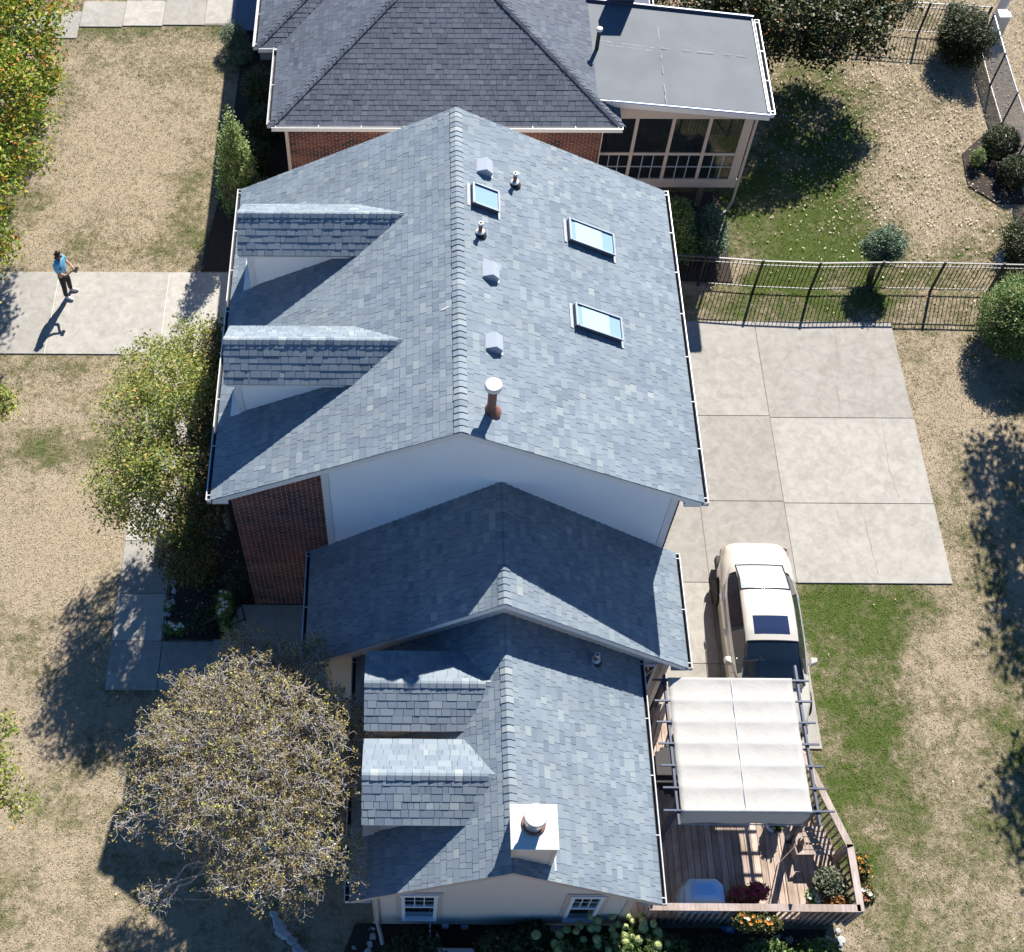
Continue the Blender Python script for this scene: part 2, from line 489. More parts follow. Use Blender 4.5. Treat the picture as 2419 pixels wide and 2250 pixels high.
# cracks in the big driveway, thin wandering strips
for pts in ([(1966, 752), (1974, 800), (1982, 860), (1975, 905), (1980, 940), (1985, 975)], [(2083, 985), (2092, 1040), (2098, 1100), (2112, 1145), (2128, 1180)], [(2029, 1188), (2045, 1240), (2060, 1300), (2075, 1365)]):
    cb = MB(); prev = None; ww = []
    P = [at(u, v, .037) for u, v in pts]
    line = []
    for a, b in zip(P, P[1:]):
        for k in range(7): line.append(a + (b - a) * k / 7)
    line = [Vector((p[0] + random.uniform(-.025, .025), p[1], .0375)) for p in line]
    for a, b in zip(line, line[1:]):
        d = (b - a).normalized(); s_ = Vector((-d.y, d.x, 0)) * random.uniform(.003, .008)
        cb.add([a - s_, a + s_, b + s_, b - s_], [(0, 3, 2, 1)])
    cb.build('crack', M['crack'], dw)

# garden beds (mulch) as raised rough sheets


def bed(name, poly, h=.05):
    return MB().prism(poly, -.03, h).build(name, M['mulch'], kind='structure')


bed('garden_bed', [(-5.95, 12.55), (-4.45, 12.55), (-4.2, 13.3), (-3.75, 13.36), (-3.75, 20.9), (-5.95, 20.9)], .06)
bed('garden_bed', [(-6.1, 23.9), (-3.3, 23.9), (-3.3, 34.0), (-5.6, 34.0), (-5.7, 28.0)], .05)
bed('garden_bed', [(-2.2, 3.5), (8.6, 3.5), (8.9, 4.9), (8.7, 6.0), (4.7, 6.0), (4.4, 6.05), (-1.2, 6.05)], .05)
bed('garden_bed', [(16.3, 27.3), (17.0, 26.6), (17.9, 26.6), (17.9, 29.4), (17.1, 29.3), (16.4, 28.6)], .04)
MB().box(5.05, 8.9, 23.6, 27.0, -.03, .03).build('garden_bed', M['mulch'], kind='structure')

# ------------------------------------------------------------------ grass blades over what the photo shows
def in_frame_pts(n):
    x = rng.uniform(-15.5, 21, n); y = rng.uniform(3.6, 37, n)
    q = (np.stack([x, y, np.zeros(n)], 1) - CC) @ CR.T
    u = CPX + CF * q[:, 0] / q[:, 2]; v = CPY - CF * q[:, 1] / q[:, 2]
    k = (u > -130) & (u < 2550) & (v > -120) & (v < 2370)
    for (x0, x1, y0, y1) in [(5.6, 13.09, 14.15, 22.2), (5.5, 9.28, 9.95, 14.3), (-22, -3.8, 20.95, 23.85), (-7.2, -5.99, 11.26, 20.95), (-7.2, -4.4, 11.26, 12.5), (-11, -5.7, 34.2, 35.5), (-3.8, 5.5, 13.3, 21.3),
                             (-1.9, 5.4, 10.8, 13.4), (-.9, 4.4, 6, 10.9), (-3.5, 5.1, 25.8, 37), (-5.95, -3.7, 12.5, 20.9), (-5.7, -3.3, 23.9, 34), (-1.5, 8.6, 3.4, 6.05), (4.7, 8.9, 6.1, 9.5)]:
        ov = rng.normal(.012, .018, n); k &= ~((x > x0 + ov) & (x < x1 - ov) & (y > y0 + ov) & (y < y1 - ov))
    return x[k], y[k]


def grass(n):
    x, y = in_frame_pts(n); n = len(x)
    k = np.flatnonzero(rng.random(n) < .45)
    src = rng.choice(n, 90000, replace=False)
    pick = src[rng.integers(0, len(src), len(k))]
    x[k] = x[pick] + rng.normal(0, .035, len(k)); y[k] = y[pick] + rng.normal(0, .035, len(k))
    a = rng.uniform(0, 2 * np.pi, n); L = rng.uniform(.025, .055, n); w_ = rng.uniform(.006, .012, n); til = rng.uniform(.8, 1.42, n)
    dx, dy = np.cos(a), np.sin(a)
    V = np.empty((n, 3, 3), np.float32)
    V[:, 0, 0] = x - dy * w_; V[:, 0, 1] = y + dx * w_; V[:, 0, 2] = .0
    V[:, 1, 0] = x + dy * w_; V[:, 1, 1] = y - dx * w_; V[:, 1, 2] = .0
    V[:, 2, 0] = x + dx * L * np.sin(til); V[:, 2, 1] = y + dy * L * np.sin(til); V[:, 2, 2] = L * np.cos(til) + .006
    F = np.arange(3 * n).reshape(n, 3)
    return V.reshape(-1, 3), F


V_, F_ = grass(1150000)
tag(tri_mesh('grass', V_, F_, M['grass'], kind='stuff'), 'short dry tan and green grass covering the lawns', 'grass')
del V_, F_

M['litter'] = leaf_mat('dry_leaf', [(0, (.30, .20, .11)), (.5, (.50, .40, .27)), (1, (.74, .68, .58))], .05, .8)


def litter(name, n, sampler, size=(.03, .07), z=.05):
    x, y = sampler(n); n = len(x)
    a = rng.uniform(0, 2 * np.pi, n); s_ = rng.uniform(size[0], size[1], n); e = rng.uniform(.45, .9, n)
    ux = np.stack([np.cos(a), np.sin(a), rng.uniform(-.5, .5, n)], 1) * s_[:, None]
    uy = np.stack([-np.sin(a), np.cos(a), rng.uniform(-.5, .5, n)], 1) * (s_ * e)[:, None]
    c = np.stack([x, y, np.full(n, z) + rng.uniform(0, .03, n)], 1)
    V = np.stack([c - ux, c - uy, c + ux, c + uy], 1).reshape(-1, 3)
    return tri_mesh(name, V, np.arange(4 * n).reshape(n, 4), M['litter'], kind='stuff')


def ne(n):
    x = rng.normal(14.8, 2.6, n); y = rng.normal(29.5, 3.6, n)
    k = (x > 9.2) & (y > 22.5) & (y < 37) & ((x < 17.9) | (y < 40)); return x[k], y[k]


tag(litter('fallen_leaves', 4200, ne, (.018, .042), .035), 'pale fallen leaves scattered over the fenced back lawn', 'leaves')
def few(n):
    x, y = in_frame_pts(n); return x, y
tag(litter('fallen_leaves', 700, few, (.013, .028), .03), 'thin scatter of dry leaves on the open lawns', 'leaves')
def fl(n):
    x = rng.uniform(-6, -3.8, n); y = rng.uniform(12.6, 20.8, n); return x, y
tag(litter('fallen_leaves', 500, fl, (.015, .035), .07), 'small dry leaves lying on the dark front bed', 'leaves')


# ------------------------------------------------------------------ shingles
def shingle_field(o, ud, vd, L, V, ulim, exposure=.143, seed=1, bias=0.0, skip=None):
    """tabs on a roof plane. o corner at eave, ud along eave, vd up the slope. returns list of (verts, faces, tint, centre)"""
    rr = random.Random(seed)
    o = np.array(o, float); ud = np.array(ud, float); vd = np.array(vd, float); nd = np.cross(ud, vd); nd /= np.linalg.norm(nd)
    if nd[2] < 0: nd = -nd
    out = []
    rows = int(math.ceil(V / exposure))
    for i in range(rows):
        v0, v1 = i * exposure, min(V, (i + 1) * exposure)
        a0, b0 = ulim(v0); a1, b1 = ulim(v1)
        amin, bmax = min(a0, a1), max(b0, b1)
        u = amin - rr.uniform(0, .25)
        while u < bmax:
            w_ = rr.choice((.11, .15, .18, .21, .27))
            g = .004
            e0, e1 = u + g, u + w_ - g
            u += w_
            q = [max(e0, a0), min(e1, b0), min(e1, b1), max(e0, a1)]
            if q[0] >= q[1] and q[3] >= q[2]: continue
            q[1] = max(q[1], q[0]); q[2] = max(q[2], q[3])
            uc, vc = (q[0] + q[1]) / 2, (v0 + v1) / 2
            if skip and skip(o + ud * uc + vd * vc): continue
            th = rr.choice((.015, .016, .018, .020)); tt = min(1, max(0, rr.gauss(.46 + bias, .15)))
            if rr.random() < .05: tt = min(1, tt + .2)
            lo = [o + ud * q[0] + vd * (v0 - .012), o + ud * q[1] + vd * (v0 - .012), o + ud * q[2] + vd * v1, o + ud * q[3] + vd * v1]
            hi = [lo[0] + nd * th, lo[1] + nd * th, lo[2] + nd * (th - .007), lo[3] + nd * (th - .007)]
            out.append((lo + hi, [(4, 5, 6, 7), (0, 1, 5, 4), (1, 2, 6, 5), (3, 0, 4, 7)], tt, o + ud * uc + vd * vc))
    return out


def top_pieces(fields, limit=300):
    """which pieces show largest: nearest to the camera"""
    allp = [(float(np.linalg.norm(p[3] - CC)), k, i) for k, fl_ in enumerate(fields) for i, p in enumerate(fl_)]
    allp.sort()
    return {(k, i) for _, k, i in allp[:limit]}


def pieces(name, stuffname, fields, mat, parents, chosen):
    for k, fl_ in enumerate(fields):
        mb = MB()
        for i, p in enumerate(fl_):
            if (k, i) in chosen:
                MB().add(p[0], p[1], p[2]).build(name, mat, parents[k])
            else: mb.add(p[0], p[1], p[2])
        if mb.v: mb.build(stuffname, mat, parents[k], kind='stuff')


def ridge_caps(P, Q, n1, n2, mat, parent, half=.15, step=.145, bias=0.08, seed=3):
    """overlapping bent caps along a ridge from P to Q; n1,n2 unit vectors running down each slope"""
    rr = random.Random(seed)
    P = Vector(P); Q = Vector(Q); d = (Q - P); Lh = d.length; d.normalize()
    n1 = Vector(n1); n2 = Vector(n2); up = Vector((0, 0, 1)); h0 = half
    n = max(1, int(round(Lh / step)))
    for i in range(n):
        a = P + d * (Lh * i / n); b = P + d * min(Lh, Lh * i / n + step * 1.12)
        th0, th1 = .040 + rr.uniform(-.005, .006), .024; half = h0 * rr.uniform(.93, 1.06)
        A = [a + n1 * half + up * th0, a + n1 * .03 + up * (th0 + .004), a + n2 * .03 + up * (th0 + .004), a + n2 * half + up * th0]
        B = [b + n1 * half + up * th1, b + n1 * .03 + up * (th1 + .004), b + n2 * .03 + up * (th1 + .004), b + n2 * half + up * th1]
        lo = [p - up * .035 for p in A]
        fs = [(0, 4, 5, 1), (1, 5, 6, 2), (2, 6, 7, 3), (8, 9, 1, 0), (9, 10, 2, 1), (10, 11, 3, 2)]
        MB().add(A + B + lo, fs, min(1, max(0, rr.gauss(.5 + bias, .19)))).build('ridge_cap', mat, parent)


def gable_roof(D, parent, th=.10, mat=None):
    """sheathing slab under the shingles for a gable running along y"""
    mb = MB()
    k = (D['zr'] - D['ze']) / (D['xr'] - D['xm'])
    y0, y1 = D['yb'], D['yt']
    prof = [(D['xl'], D['ze']), (D['xm'], D['zr']), (D['xr'], D['ze']), (D['xr'], D['ze'] - th), (D['xm'], D['zr'] - th * 1.15), (D['xl'], D['ze'] - th)]
    n = 6
    vs = [(x, y0 + .012, z) for x, z in prof] + [(x, y1 - .012, z) for x, z in prof]
    mb.add(vs, [(0, 1, 4, 5), (1, 2, 3, 4), (6, 11, 10, 7), (7, 10, 9, 8), (0, 6, 7, 1), (1, 7, 8, 2), (3, 9, 10, 4), (4, 10, 11, 5), (0, 5, 11, 6), (2, 8, 9, 3)])
    return mb.build('roof', mat or M['shingle'], parent)


def rake_board(D, parent, y, mat, h=.17, t=.025, over=0.0):
    """boards under the roof edge at gable y"""
    for s in (-1, 1):
        xe = D['xl'] if s < 0 else D['xr']
        p0 = (xe - s * .02, y, D['ze'] - .02); p1 = (D['xm'], y, D['zr'] - .02)
        MB().add([(p0[0], y - t, p0[2]), (p1[0], y - t, p1[2]), (p1[0], y - t, p1[2] - h), (p0[0], y - t, p0[2] - h),
                  (p0[0], y, p0[2]), (p1[0], y, p1[2]), (p1[0], y, p1[2] - h), (p0[0], y, p0[2] - h)],
                 [(0, 1, 2, 3), (7, 6, 5, 4), (0, 4, 5, 1), (3, 2, 6, 7), (0, 3, 7, 4), (1, 5, 6, 2)]).build('rake_board', mat, parent)


def gable_laps(parent, x0, x1, y, zfun, zb, mat, lap=.105, t=.5, name='siding'):
    """horizontal clapboards on a wall facing -y, clipped by the roof line zfun(x) (top)"""
    mb = MB()
    zt = max(zfun(x) for x in np.linspace(x0, x1, 60))
    xs = np.linspace(x0, x1, 400)
    zs = np.array([zfun(x) for x in xs])
    z = zb
    while z < zt - .01:
        z1 = z + lap
        kx = xs[zs > z + lap * .5]
        if len(kx):
            a, b = kx[0], kx[-1]
            k2 = xs[zs > min(z1, zt - .005)]
            a1, b1 = (k2[0], k2[-1]) if len(k2) else ((a + b) / 2, (a + b) / 2)
            k0 = xs[zs > z]
            a0, b0 = k0[0], k0[-1]
            mb.add([(a0, y - .03, z), (b0, y - .03, z), (b1, y - .002, z1), (a1, y - .002, z1), (a0, y, z), (b0, y, z)], [(0, 1, 2, 3), (0, 4, 5, 1)])
        z = z1
    return mb.build(name, mat, parent, kind='stuff')


def wall_box(x0, x1, y0, y1, z0, z1, name, m, parent):
    return MB().box(x0, x1, y0, y1, z0, z1).build(name, m, parent)


def bricks(parent, o, ud, L, H, zfun=None, ulow=None, pitch=.211, course=.0677, limit=300, seed=5, far=False):
    """running bond wall: recessed mortar backing plus proud bricks; ud unit along wall, facing outwards by -normal"""
    o = Vector(o); ud = Vector(ud); nd = Vector((ud.y, -ud.x, 0))  # outward normal
    rr = random.Random(seed)
    out = []
    rows = int(H / course)
    for i in range(rows):
        z = i * course
        off = (i % 2) * pitch / 2
        u = -off
        patch = rr.random()
        while u < L:
            a, b = max(0, u + .008), min(L, u + pitch - .008); u += pitch
            if b - a < .03: continue
            c = o + ud * (a + b) / 2 + Vector((0, 0, z + course / 2))
            if zfun and c.z + course / 2 > zfun(c.x): continue
            if ulow and ulow(c): continue
            pr = rr.uniform(.008, .013)
            z0, z1 = o.z + z + .007, o.z + z + course - .007
            p = [o + ud * a, o + ud * b]
            vs = []
            for zz in (z0, z1):
                for q in p: vs.append((q.x, q.y, zz))
            vs += [tuple(Vector(v) + nd * pr) for v in vs]
            t_ = .5 + .28 * mnoise.noise(Vector((c.x * 1.1, c.y * 1.1, c.z * 2.2))) * 2 + rr.gauss(0, .18)
            out.append((vs, [(4, 5, 7, 6), (0, 1, 5, 4), (2, 6, 7, 3), (0, 4, 6, 2), (1, 3, 7, 5)], min(1, max(0, t_)), np.array(c)))
    return out


def gutter(parent, p, q, out, wd=.12, mat=None, brackets=True, h=.11):
    """open K gutter from p to q, out = unit outward vector; hangs under the eave edge"""
    p = Vector(p); q = Vector(q); o = Vector(out); up = Vector((0, 0, 1))
    mb = MB()
    a = p; b = q
    def strip(o0, o1, z0, z1):
        mb.add([a + o * o0 + up * z0, b + o * o0 + up * z0, b + o * o1 + up * z0, a + o * o1 + up * z0,
                a + o * o0 + up * z1, b + o * o0 + up * z1, b + o * o1 + up * z1, a + o * o1 + up * z1],
               [(0, 3, 2, 1), (4, 5, 6, 7), (0, 1, 5, 4), (3, 7, 6, 2), (0, 4, 7, 3), (1, 2, 6, 5)])
    strip(.002, .012, -h, .0); strip(wd - .02, wd, -h, .012); strip(.002, wd - .006, -h - .008, -h + .002)
    d = (b - a).normalized()
    for e, s in ((a, 1), (b, -1)):
        mb.add([e + o * .002 - up * h, e + o * wd - up * h, e + o * wd + up * .01, e + o * .002 + up * .01,
                e + d * s * .01 + o * .002 - up * h, e + d * s * .01 + o * wd - up * h, e + d * s * .01 + o * wd + up * .01, e + d * s * .01 + o * .002 + up * .01],
               [(0, 1, 2, 3), (7, 6, 5, 4), (0, 4, 5, 1), (3, 2, 6, 7), (0, 3, 7, 4), (1, 5, 6, 2)])
    g = mb.build('gutter', mat or M['gutter'], parent)
    MB().bar(a + o * .055 - up * (h - .02), b + o * .055 - up * (h - .02), .085, .012).build('gutter_inside_strip', M['gutter_in'], g)  # dark strip along the gutter floor
    if brackets:
        L = (b - a).length; n = max(2, int(L / 1.15))
        for i in range(n + 1):
            c = a + d * (.12 + (L - .24) * i / n)
            MB().bar(c - o * .01 + up * .004, c + o * wd + up * .004, .018, .008).build('bracket', mat or M['gutter'], g)
    return g


# ------------------------------------------------------------------ HOUSE 1
H1 = thing('brick_house', 'brick and white sided house in the middle, blue grey shingle roof with four dormers', 'house', (0, 13, 0))
H1.location = (0, 0, 0)


def slopes(D):
    k = (D['zr'] - D['ze']) / (D['xr'] - D['xm'])
    c = 1 / math.hypot(1, k)
    return k, Vector((c, 0, k * c)), Vector((-c, 0, k * c))  # up-slope from west, up-slope from east


fields = []; parents = []
roofs = {}
for nm, D, seed in (('main', MAIN, 1), ('mid', MID, 2), ('low', LOW, 3)):
    k, vw, ve = slopes(D)
    rf = gable_roof(D, H1)
    roofs[nm] = rf
    L = D['yt'] - D['yb']; Vl = (D['xm'] - D['xl']) / vw.x
    skip = None
    fields.append(shingle_field((D['xl'] - .01, D['yb'], D['ze'] - .004), (0, 1, 0), vw, L, Vl, lambda v, L=L: (0, L), seed=seed, skip=skip)); parents.append(rf)
    fields.append(shingle_field((D['xr'] + .01, D['yb'], D['ze'] - .004), (0, 1, 0), ve, L, Vl, lambda v, L=L: (0, L), seed=seed + 10)); parents.append(rf)
    ridge_caps((D['xm'], D['yb'], D['zr'] + .002), (D['xm'], D['yt'], D['zr'] + .002), -vw, -ve, M['shingle'], rf, seed=seed)
    rake_board(D, H1, D['yb'] + .03, M['trim'] if nm != 'low' else M['trim_cream'], .15)
    rake_board(D, H1, D['yt'] - .01, M['trim'], .15) if nm == 'main' else None
    for s in (-1, 1):
        xe = D['xl'] if s < 0 else D['xr']
        zz = D['ze'] - .01
        y0 = D['yb']; y1 = D['yt'] - (.02 if nm != 'main' else 0)
        gutter(H1, (xe, y0, zz), (xe, y1, zz), (s, 0, 0))
        # fascia and soffit
        wallx = {'main': (-3.78, 5.44), 'mid': (-1.9, 5.42), 'low': (-.80, 4.36)}[nm][0 if s < 0 else 1]
        MB().box(min(xe, xe - s * .02), max(xe, xe - s * .02), y0 + .02, y1, zz - .19, zz - .03).build('fascia', M['trim'], H1)
        MB().box(min(xe - s * .022, wallx), max(xe - s * .022, wallx), y0 + .03, y1 - .003, zz - .20, zz - .18).build('soffit', M['trim'], H1)


def dormer(name, x0, yc, zr, k, half, ze_, xr_ridge, base, roofD, mat_wall, overw=.15, seed=20, zb=None):
    """gabled dormer on the west slope: ridge along x from x0 to xr_ridge at (yc, zr)"""
    kk, vw, ve = slopes(roofD)
    xs = lambda z: roofD['xm'] - (roofD['zr'] - z) / kk   # x where the west slope has height z
    dm = MB()
    xe = xs(ze_)
    # sheathing
    e = .05
    dm.add([(x0 + .012, yc - half, ze_), (xe, yc - half, ze_), (xr_ridge, yc, zr), (x0 + .012, yc, zr), (x0 + .012, yc + half, ze_), (xe, yc + half, ze_),
            (x0 + .012, yc - half, ze_ - e), (xe - .1, yc - half, ze_ - e), (x0 + .012, yc + half, ze_ - e), (xe - .1, yc + half, ze_ - e), (x0 + .012, yc, zr - e)],
           [(0, 1, 2, 3), (3, 2, 5, 4), (0, 6, 7, 1), (4, 5, 9, 8), (0, 3, 10, 6), (3, 4, 8, 10)])
    d_ob = dm.build('dormer', M['shingle'], H1)
    c = 1 / math.hypot(1, k)
    Vs = half / c
    lim = lambda v: (0, (xe - x0) + (xr_ridge - xe) * min(1, v / Vs))
    vs_ = Vector((0, c, k * c)); vn_ = Vector((0, -c, k * c))
    f1 = shingle_field((x0, yc - half - .01, ze_ - .002), (1, 0, 0), vs_, xe - x0, Vs, lim, seed=seed)
    f2 = shingle_field((x0, yc + half + .01, ze_ - .002), (1, 0, 0), vn_, xe - x0, Vs, lim, seed=seed + 1)
    fields.append(f1); parents.append(d_ob); fields.append(f2); parents.append(d_ob)
    ridge_caps((x0, yc, zr + .002), (xr_ridge - .12, yc, zr + .002), -vs_, -vn_, M['shingle'], d_ob, half=.12, step=.155, seed=seed)
    # cheek walls: laps on the side facing -y, plus front
    yw = yc - half + overw; yw2 = yc + half - overw
    xf = x0 + .17
    zlow = lambda x: roofD['zr'] - kk * (roofD['xm'] - x)
    cheek = MB()
    z = ze_ - e - .02
    x_hit = xs(z)
    lap = .1
    zz_ = z
    while zz_ > zlow(xf):
        za, zb_ = zz_ - lap, zz_
        xa = max(xf, min(x_hit, xs(za))); xb = min(x_hit, xs(zb_))
        for yy, s in ((yw, -1), (yw2, 1)):
            q = [(xf, yy + s * .012, za), (xa if za > zlow(xf) else xf, yy + s * .012, max(za, zlow(xf))), (xb, yy + s * .002, zb_), (xf, yy + s * .002, zb_)]
            cheek.add(q, [(0, 1, 2, 3) if s < 0 else (3, 2, 1, 0)])
        zz_ -= lap
    cheek.build('cheek_siding', mat_wall, d_ob, kind='stuff')
    # corner boards, frieze and front wall with a window
    for yy, s in ((yw, -1), (yw2, 1)):
        MB().box(xf - .015, xf + .12, min(yy, yy + s * .025), max(yy, yy + s * .025), zlow(xf) - .02, z + .02).build('corner_board', M['trim'] if mat_wall == M['siding'] else M['trim_cream'], d_ob)
        MB().box(x0 + .03, xe - .12, min(yc + s * half, yc + s * (half - .02)), max(yc + s * half, yc + s * (half - .02)), ze_ - .11, ze_ - .02).build('fascia', M['trim'], d_ob)
        MB().box(x0 + .03, x_hit - .02, min(yy, yc + s * (half - .022)), max(yy, yc + s * (half - .022)), ze_ - .10, ze_ - .085).build('soffit', M['trim'], d_ob)
    zt = zr - e
    MB().add([(xf, yw, zlow(xf)), (xf, yw2, zlow(xf)), (xf, yw2, ze_ - .02), (xf, yc, zt), (xf, yw, ze_ - .02)], [(0, 4, 3, 2, 1)]).build('front_wall', mat_wall, d_ob)
    wz0, wz1 = zlow(xf) + .12, ze_ - .05
    if wz1 - wz0 > .3:
        MB().box(xf - .05, xf - .005, yc - .36, yc + .36, wz0, wz1).build('window_frame', M['plastic_white'], d_ob)
        MB().box(xf - .058, xf - .051, yc - .28, yc + .28, wz0 + .08, wz1 - .08).build('window_pane', M['glass'], d_ob)
    # apron flashing
    MB().add([(xf - .2, yw - .06, zlow(xf - .2) + .03), (xf + .03, yw - .06, zlow(xf + .03) + .03), (xf + .03, yw2 + .06, zlow(xf + .03) + .03), (xf - .2, yw2 + .06, zlow(xf - .2) + .03)], [(0, 1, 2, 3)]).build('apron_flashing', M['trim'], d_ob)
    return d_ob


dormer('dormer', -3.80, 18.93, 7.75, .72, .71, 7.24, -.25, 0, MAIN, M['siding'], seed=20)
dormer('dormer', -3.82, 15.58, 7.75, .72, .71, 7.24, -.25, 0, MAIN, M['siding'], seed=24)
dormer('dormer', -.95, 9.46, 5.01, .50, .80, 4.61, 1.50, 0, LOW, M['siding_cream'], seed=28, overw=.22)
dormer('dormer', -.95, 7.64, 5.02, .50, .80, 4.62, 1.51, 0, LOW, M['siding_cream'], seed=32, overw=.22)

chosen = top_pieces(fields, 296)
pieces('shingle', 'shingle_field', fields, M['shingle'], parents, chosen)

# --- main gable wall
GY = 13.36
kmain = slopes(MAIN)[0]
zmain = lambda x: MAIN['zr'] - kmain * abs(x - MAIN['xm']) - .16
kmid = slopes(MID)[0]
zmid = lambda x: MID['zr'] - kmid * abs(x - MID['xm'])
core = MB()
core.box(-3.76, 5.42, 13.39, 21.25, .0, 5.6)
core.add([(-3.76, 13.39, 5.6), (5.42, 13.39, 5.6), (.846, 13.39, 8.0), (-3.76, 21.25, 5.6), (5.42, 21.25, 5.6), (.846, 21.25, 8.0)], [(0, 1, 2), (5, 4, 3), (0, 2, 5, 3), (2, 1, 4, 5)])
core.build('wall_core', M['mortar'], H1)
# brick part of the gable wall, left
wl = MB().add([(-3.79, GY + .012, 0), (-1.86, GY + .012, 0), (-1.86, GY + .012, zmain(-1.86)), (-3.79, GY + .012, zmain(-3.79))], [(0, 1, 2, 3)]).build('brick_wall', M['mortar'], H1)
bf = bricks(wl, (-3.79, GY + .012, .0), (1, 0, 0), 1.90, 7.0, zfun=zmain)
order = sorted(range(len(bf)), key=lambda i: -bf[i][3][2])
ch = {(0, i) for i in order[:299]}
pieces('brick', 'brick_courses', [bf], M['brick'], [wl], ch)
# west and east brick walls
for (o_, u_2, L_, nm) in (((-3.79, 21.28, 0), (0, -1, 0), 7.9, 'w'), ((5.44, 13.37, 0), (0, 1, 0), 7.9, 'e')):
    bx_ = bricks(None, o_, u_2, L_, 5.55, seed=9)
    mbb = MB()
    for p in bx_: mbb.add(p[0], p[1], p[2])
    mbb.build('brick_courses', M['brick'], H1, kind='stuff')
MB().box(-3.79, -3.765, 13.4, 21.28, 0, 5.6).build('side_wall', M['mortar'], H1)
# brick return at right edge of gable: thin strip
bx_ = bricks(None, (5.36, GY + .012, 0), (1, 0, 0), .09, 5.5, seed=10)
# siding gable
gable_laps(H1, -1.73, 5.24, GY, zmain, 3.0, M['siding'])
MB().box(-1.88, -1.735, GY - .03, GY + .03, 3.0, 6.5).build('corner_board', M['trim'], H1)
MB().box(5.245, 5.40, GY - .03, GY + .03, 3.0, 5.52).build('corner_board', M['trim'], H1)
# soffit return boxes at the eave corners
for s, xe, xw in ((-1, MAIN['xl'], -3.78), (1, MAIN['xr'], 5.44)):
    a_, b_ = sorted((xe - s * .03, xw))
    MB().add([(a_, 13.07, 5.57), (b_, 13.07, 5.57), (b_, 13.07, zmain(b_) + .12), (a_, 13.07, zmain(a_) + .12), (a_, GY + .02, 5.57), (b_, GY + .02, 5.57)], [(0, 1, 2, 3), (0, 4, 5, 1)]).build('eave_return', M['trim'], H1)
# gable soffit (underside of the rake overhang)
for D, yw in ((MAIN, GY), (MID, 10.87), (LOW, 6.05)):
    for s in (-1, 1):
        xe = D['xl'] if s < 0 else D['xr']
        MB().add([(xe, D['yb'] + .05, D['ze'] - .165), (xe, yw, D['ze'] - .165), (D['xm'], yw, D['zr'] - .18), (D['xm'], D['yb'] + .05, D['zr'] - .18)], [(0, 1, 2, 3)]).build('rake_soffit', M['trim'] if D is not LOW else M['trim_cream'], H1)

# --- mid wing
MB().box(-1.88, 5.40, 10.90, 13.36, 0, 2.98).build('wing_wall', M['siding_cream'], H1)
zmid2 = lambda x: zmid(x) - .16
klow = slopes(LOW)[0]
gable_laps(H1, -1.88, 5.40, 10.87, lambda x: zmid2(x), .5, M['siding_cream'])
MB().add([(-1.88, 10.885, 0), (5.4, 10.885, 0), (5.4, 10.885, 3.0), (1.725, 10.885, 5.8), (-1.88, 10.885, 3.0)], [(0, 1, 2, 3, 4)]).build('wing_gable', M['siding_cream'], H1)
MB().box(5.30, 5.43, 10.84, 10.9, 0.3, 2.95).build('corner_board', M['trim'], H1)
MB().box(-1.92, -1.80, 10.84, 10.9, 0.3, 2.95).build('corner_board', M['trim_cream'], H1)
# storm door on the small strip of wall by the deck
door = MB().box(4.74, 5.16, 10.80, 10.865, .62, 2.80).build('door', M['plastic_white'], H1)
MB().box(4.80, 5.10, 10.785, 10.80, 1.62, 2.68).build('door_pane', M['glass'], door)
MB().bar((4.80, 10.78, 1.66), (5.10, 10.78, 2.66), .03, .02).build('door_muntin', M['plastic_white'], door)
MB().bar((5.10, 10.78, 1.66), (4.80, 10.78, 2.66), .03, .02).build('door_muntin', M['plastic_white'], door)
MB().bar((4.80, 10.78, 1.62), (5.10, 10.78, 1.62), .05, .02).build('door_rail', M['plastic_white'], door)
# side door of the wing facing the porch
pd = MB().box(-1.925, -1.885, 11.5, 12.4, .36, 2.4).build('door', M['trim'], H1)

# --- low wing
MB().box(-.78, 4.34, 6.08, 10.87, .0, 2.95).build('wing_wall', M['siding_cream'], H1)
zlow_ = lambda x: LOW['zr'] - klow * abs(x - LOW['xm']) - .17
MB().add([(-.78, 6.07, .25), (4.34, 6.07, .25), (4.34, 6.07, 2.95), (1.768, 6.07, 5.0), (-.78, 6.07, 2.95)], [(0, 1, 2, 3, 4)]).build('wing_gable', M['siding_cream'], H1)
gable_laps(H1, -.65, 4.20, 6.05, zlow_, .27, M['siding_cream'])
MB().box(-.80, -.66, 6.01, 6.07, .25, 3.0).build('corner_board', M['trim_cream'], H1)
MB().box(4.21, 4.36, 6.01, 6.07, .25, 3.0).build('corner_board', M['trim_cream'], H1)
MB().box(-.82, 4.38, 6.015, 6.06, .19, .27).build('water_table', M['trim'], H1)
fw = MB().box(-.76, 4.32, 6.05, 6.075, -.02, .2).build('foundation', M['mortar'], H1)
for p in bricks(None, (-.76, 6.05, 0), (1, 0, 0), 5.08, .2, seed=12): MB().add(p[0], p[1], p[2]).build('brick', M['brick'], fw) if False else None
mbb = MB()
for p in bricks(None, (-.76, 6.05, 0), (1, 0, 0), 5.08, .21, seed=12): mbb.add(p[0], p[1], p[2])
mbb.build('brick_courses', M['brick'], fw, kind='stuff')
MB().tube([(-.72, 5.98, 2.72), (-.72, 5.96, .35), (-.66, 5.80, .14), (-.62, 5.62, .07)], .045, 8).build('downspout', M['trim_cream'], H1)


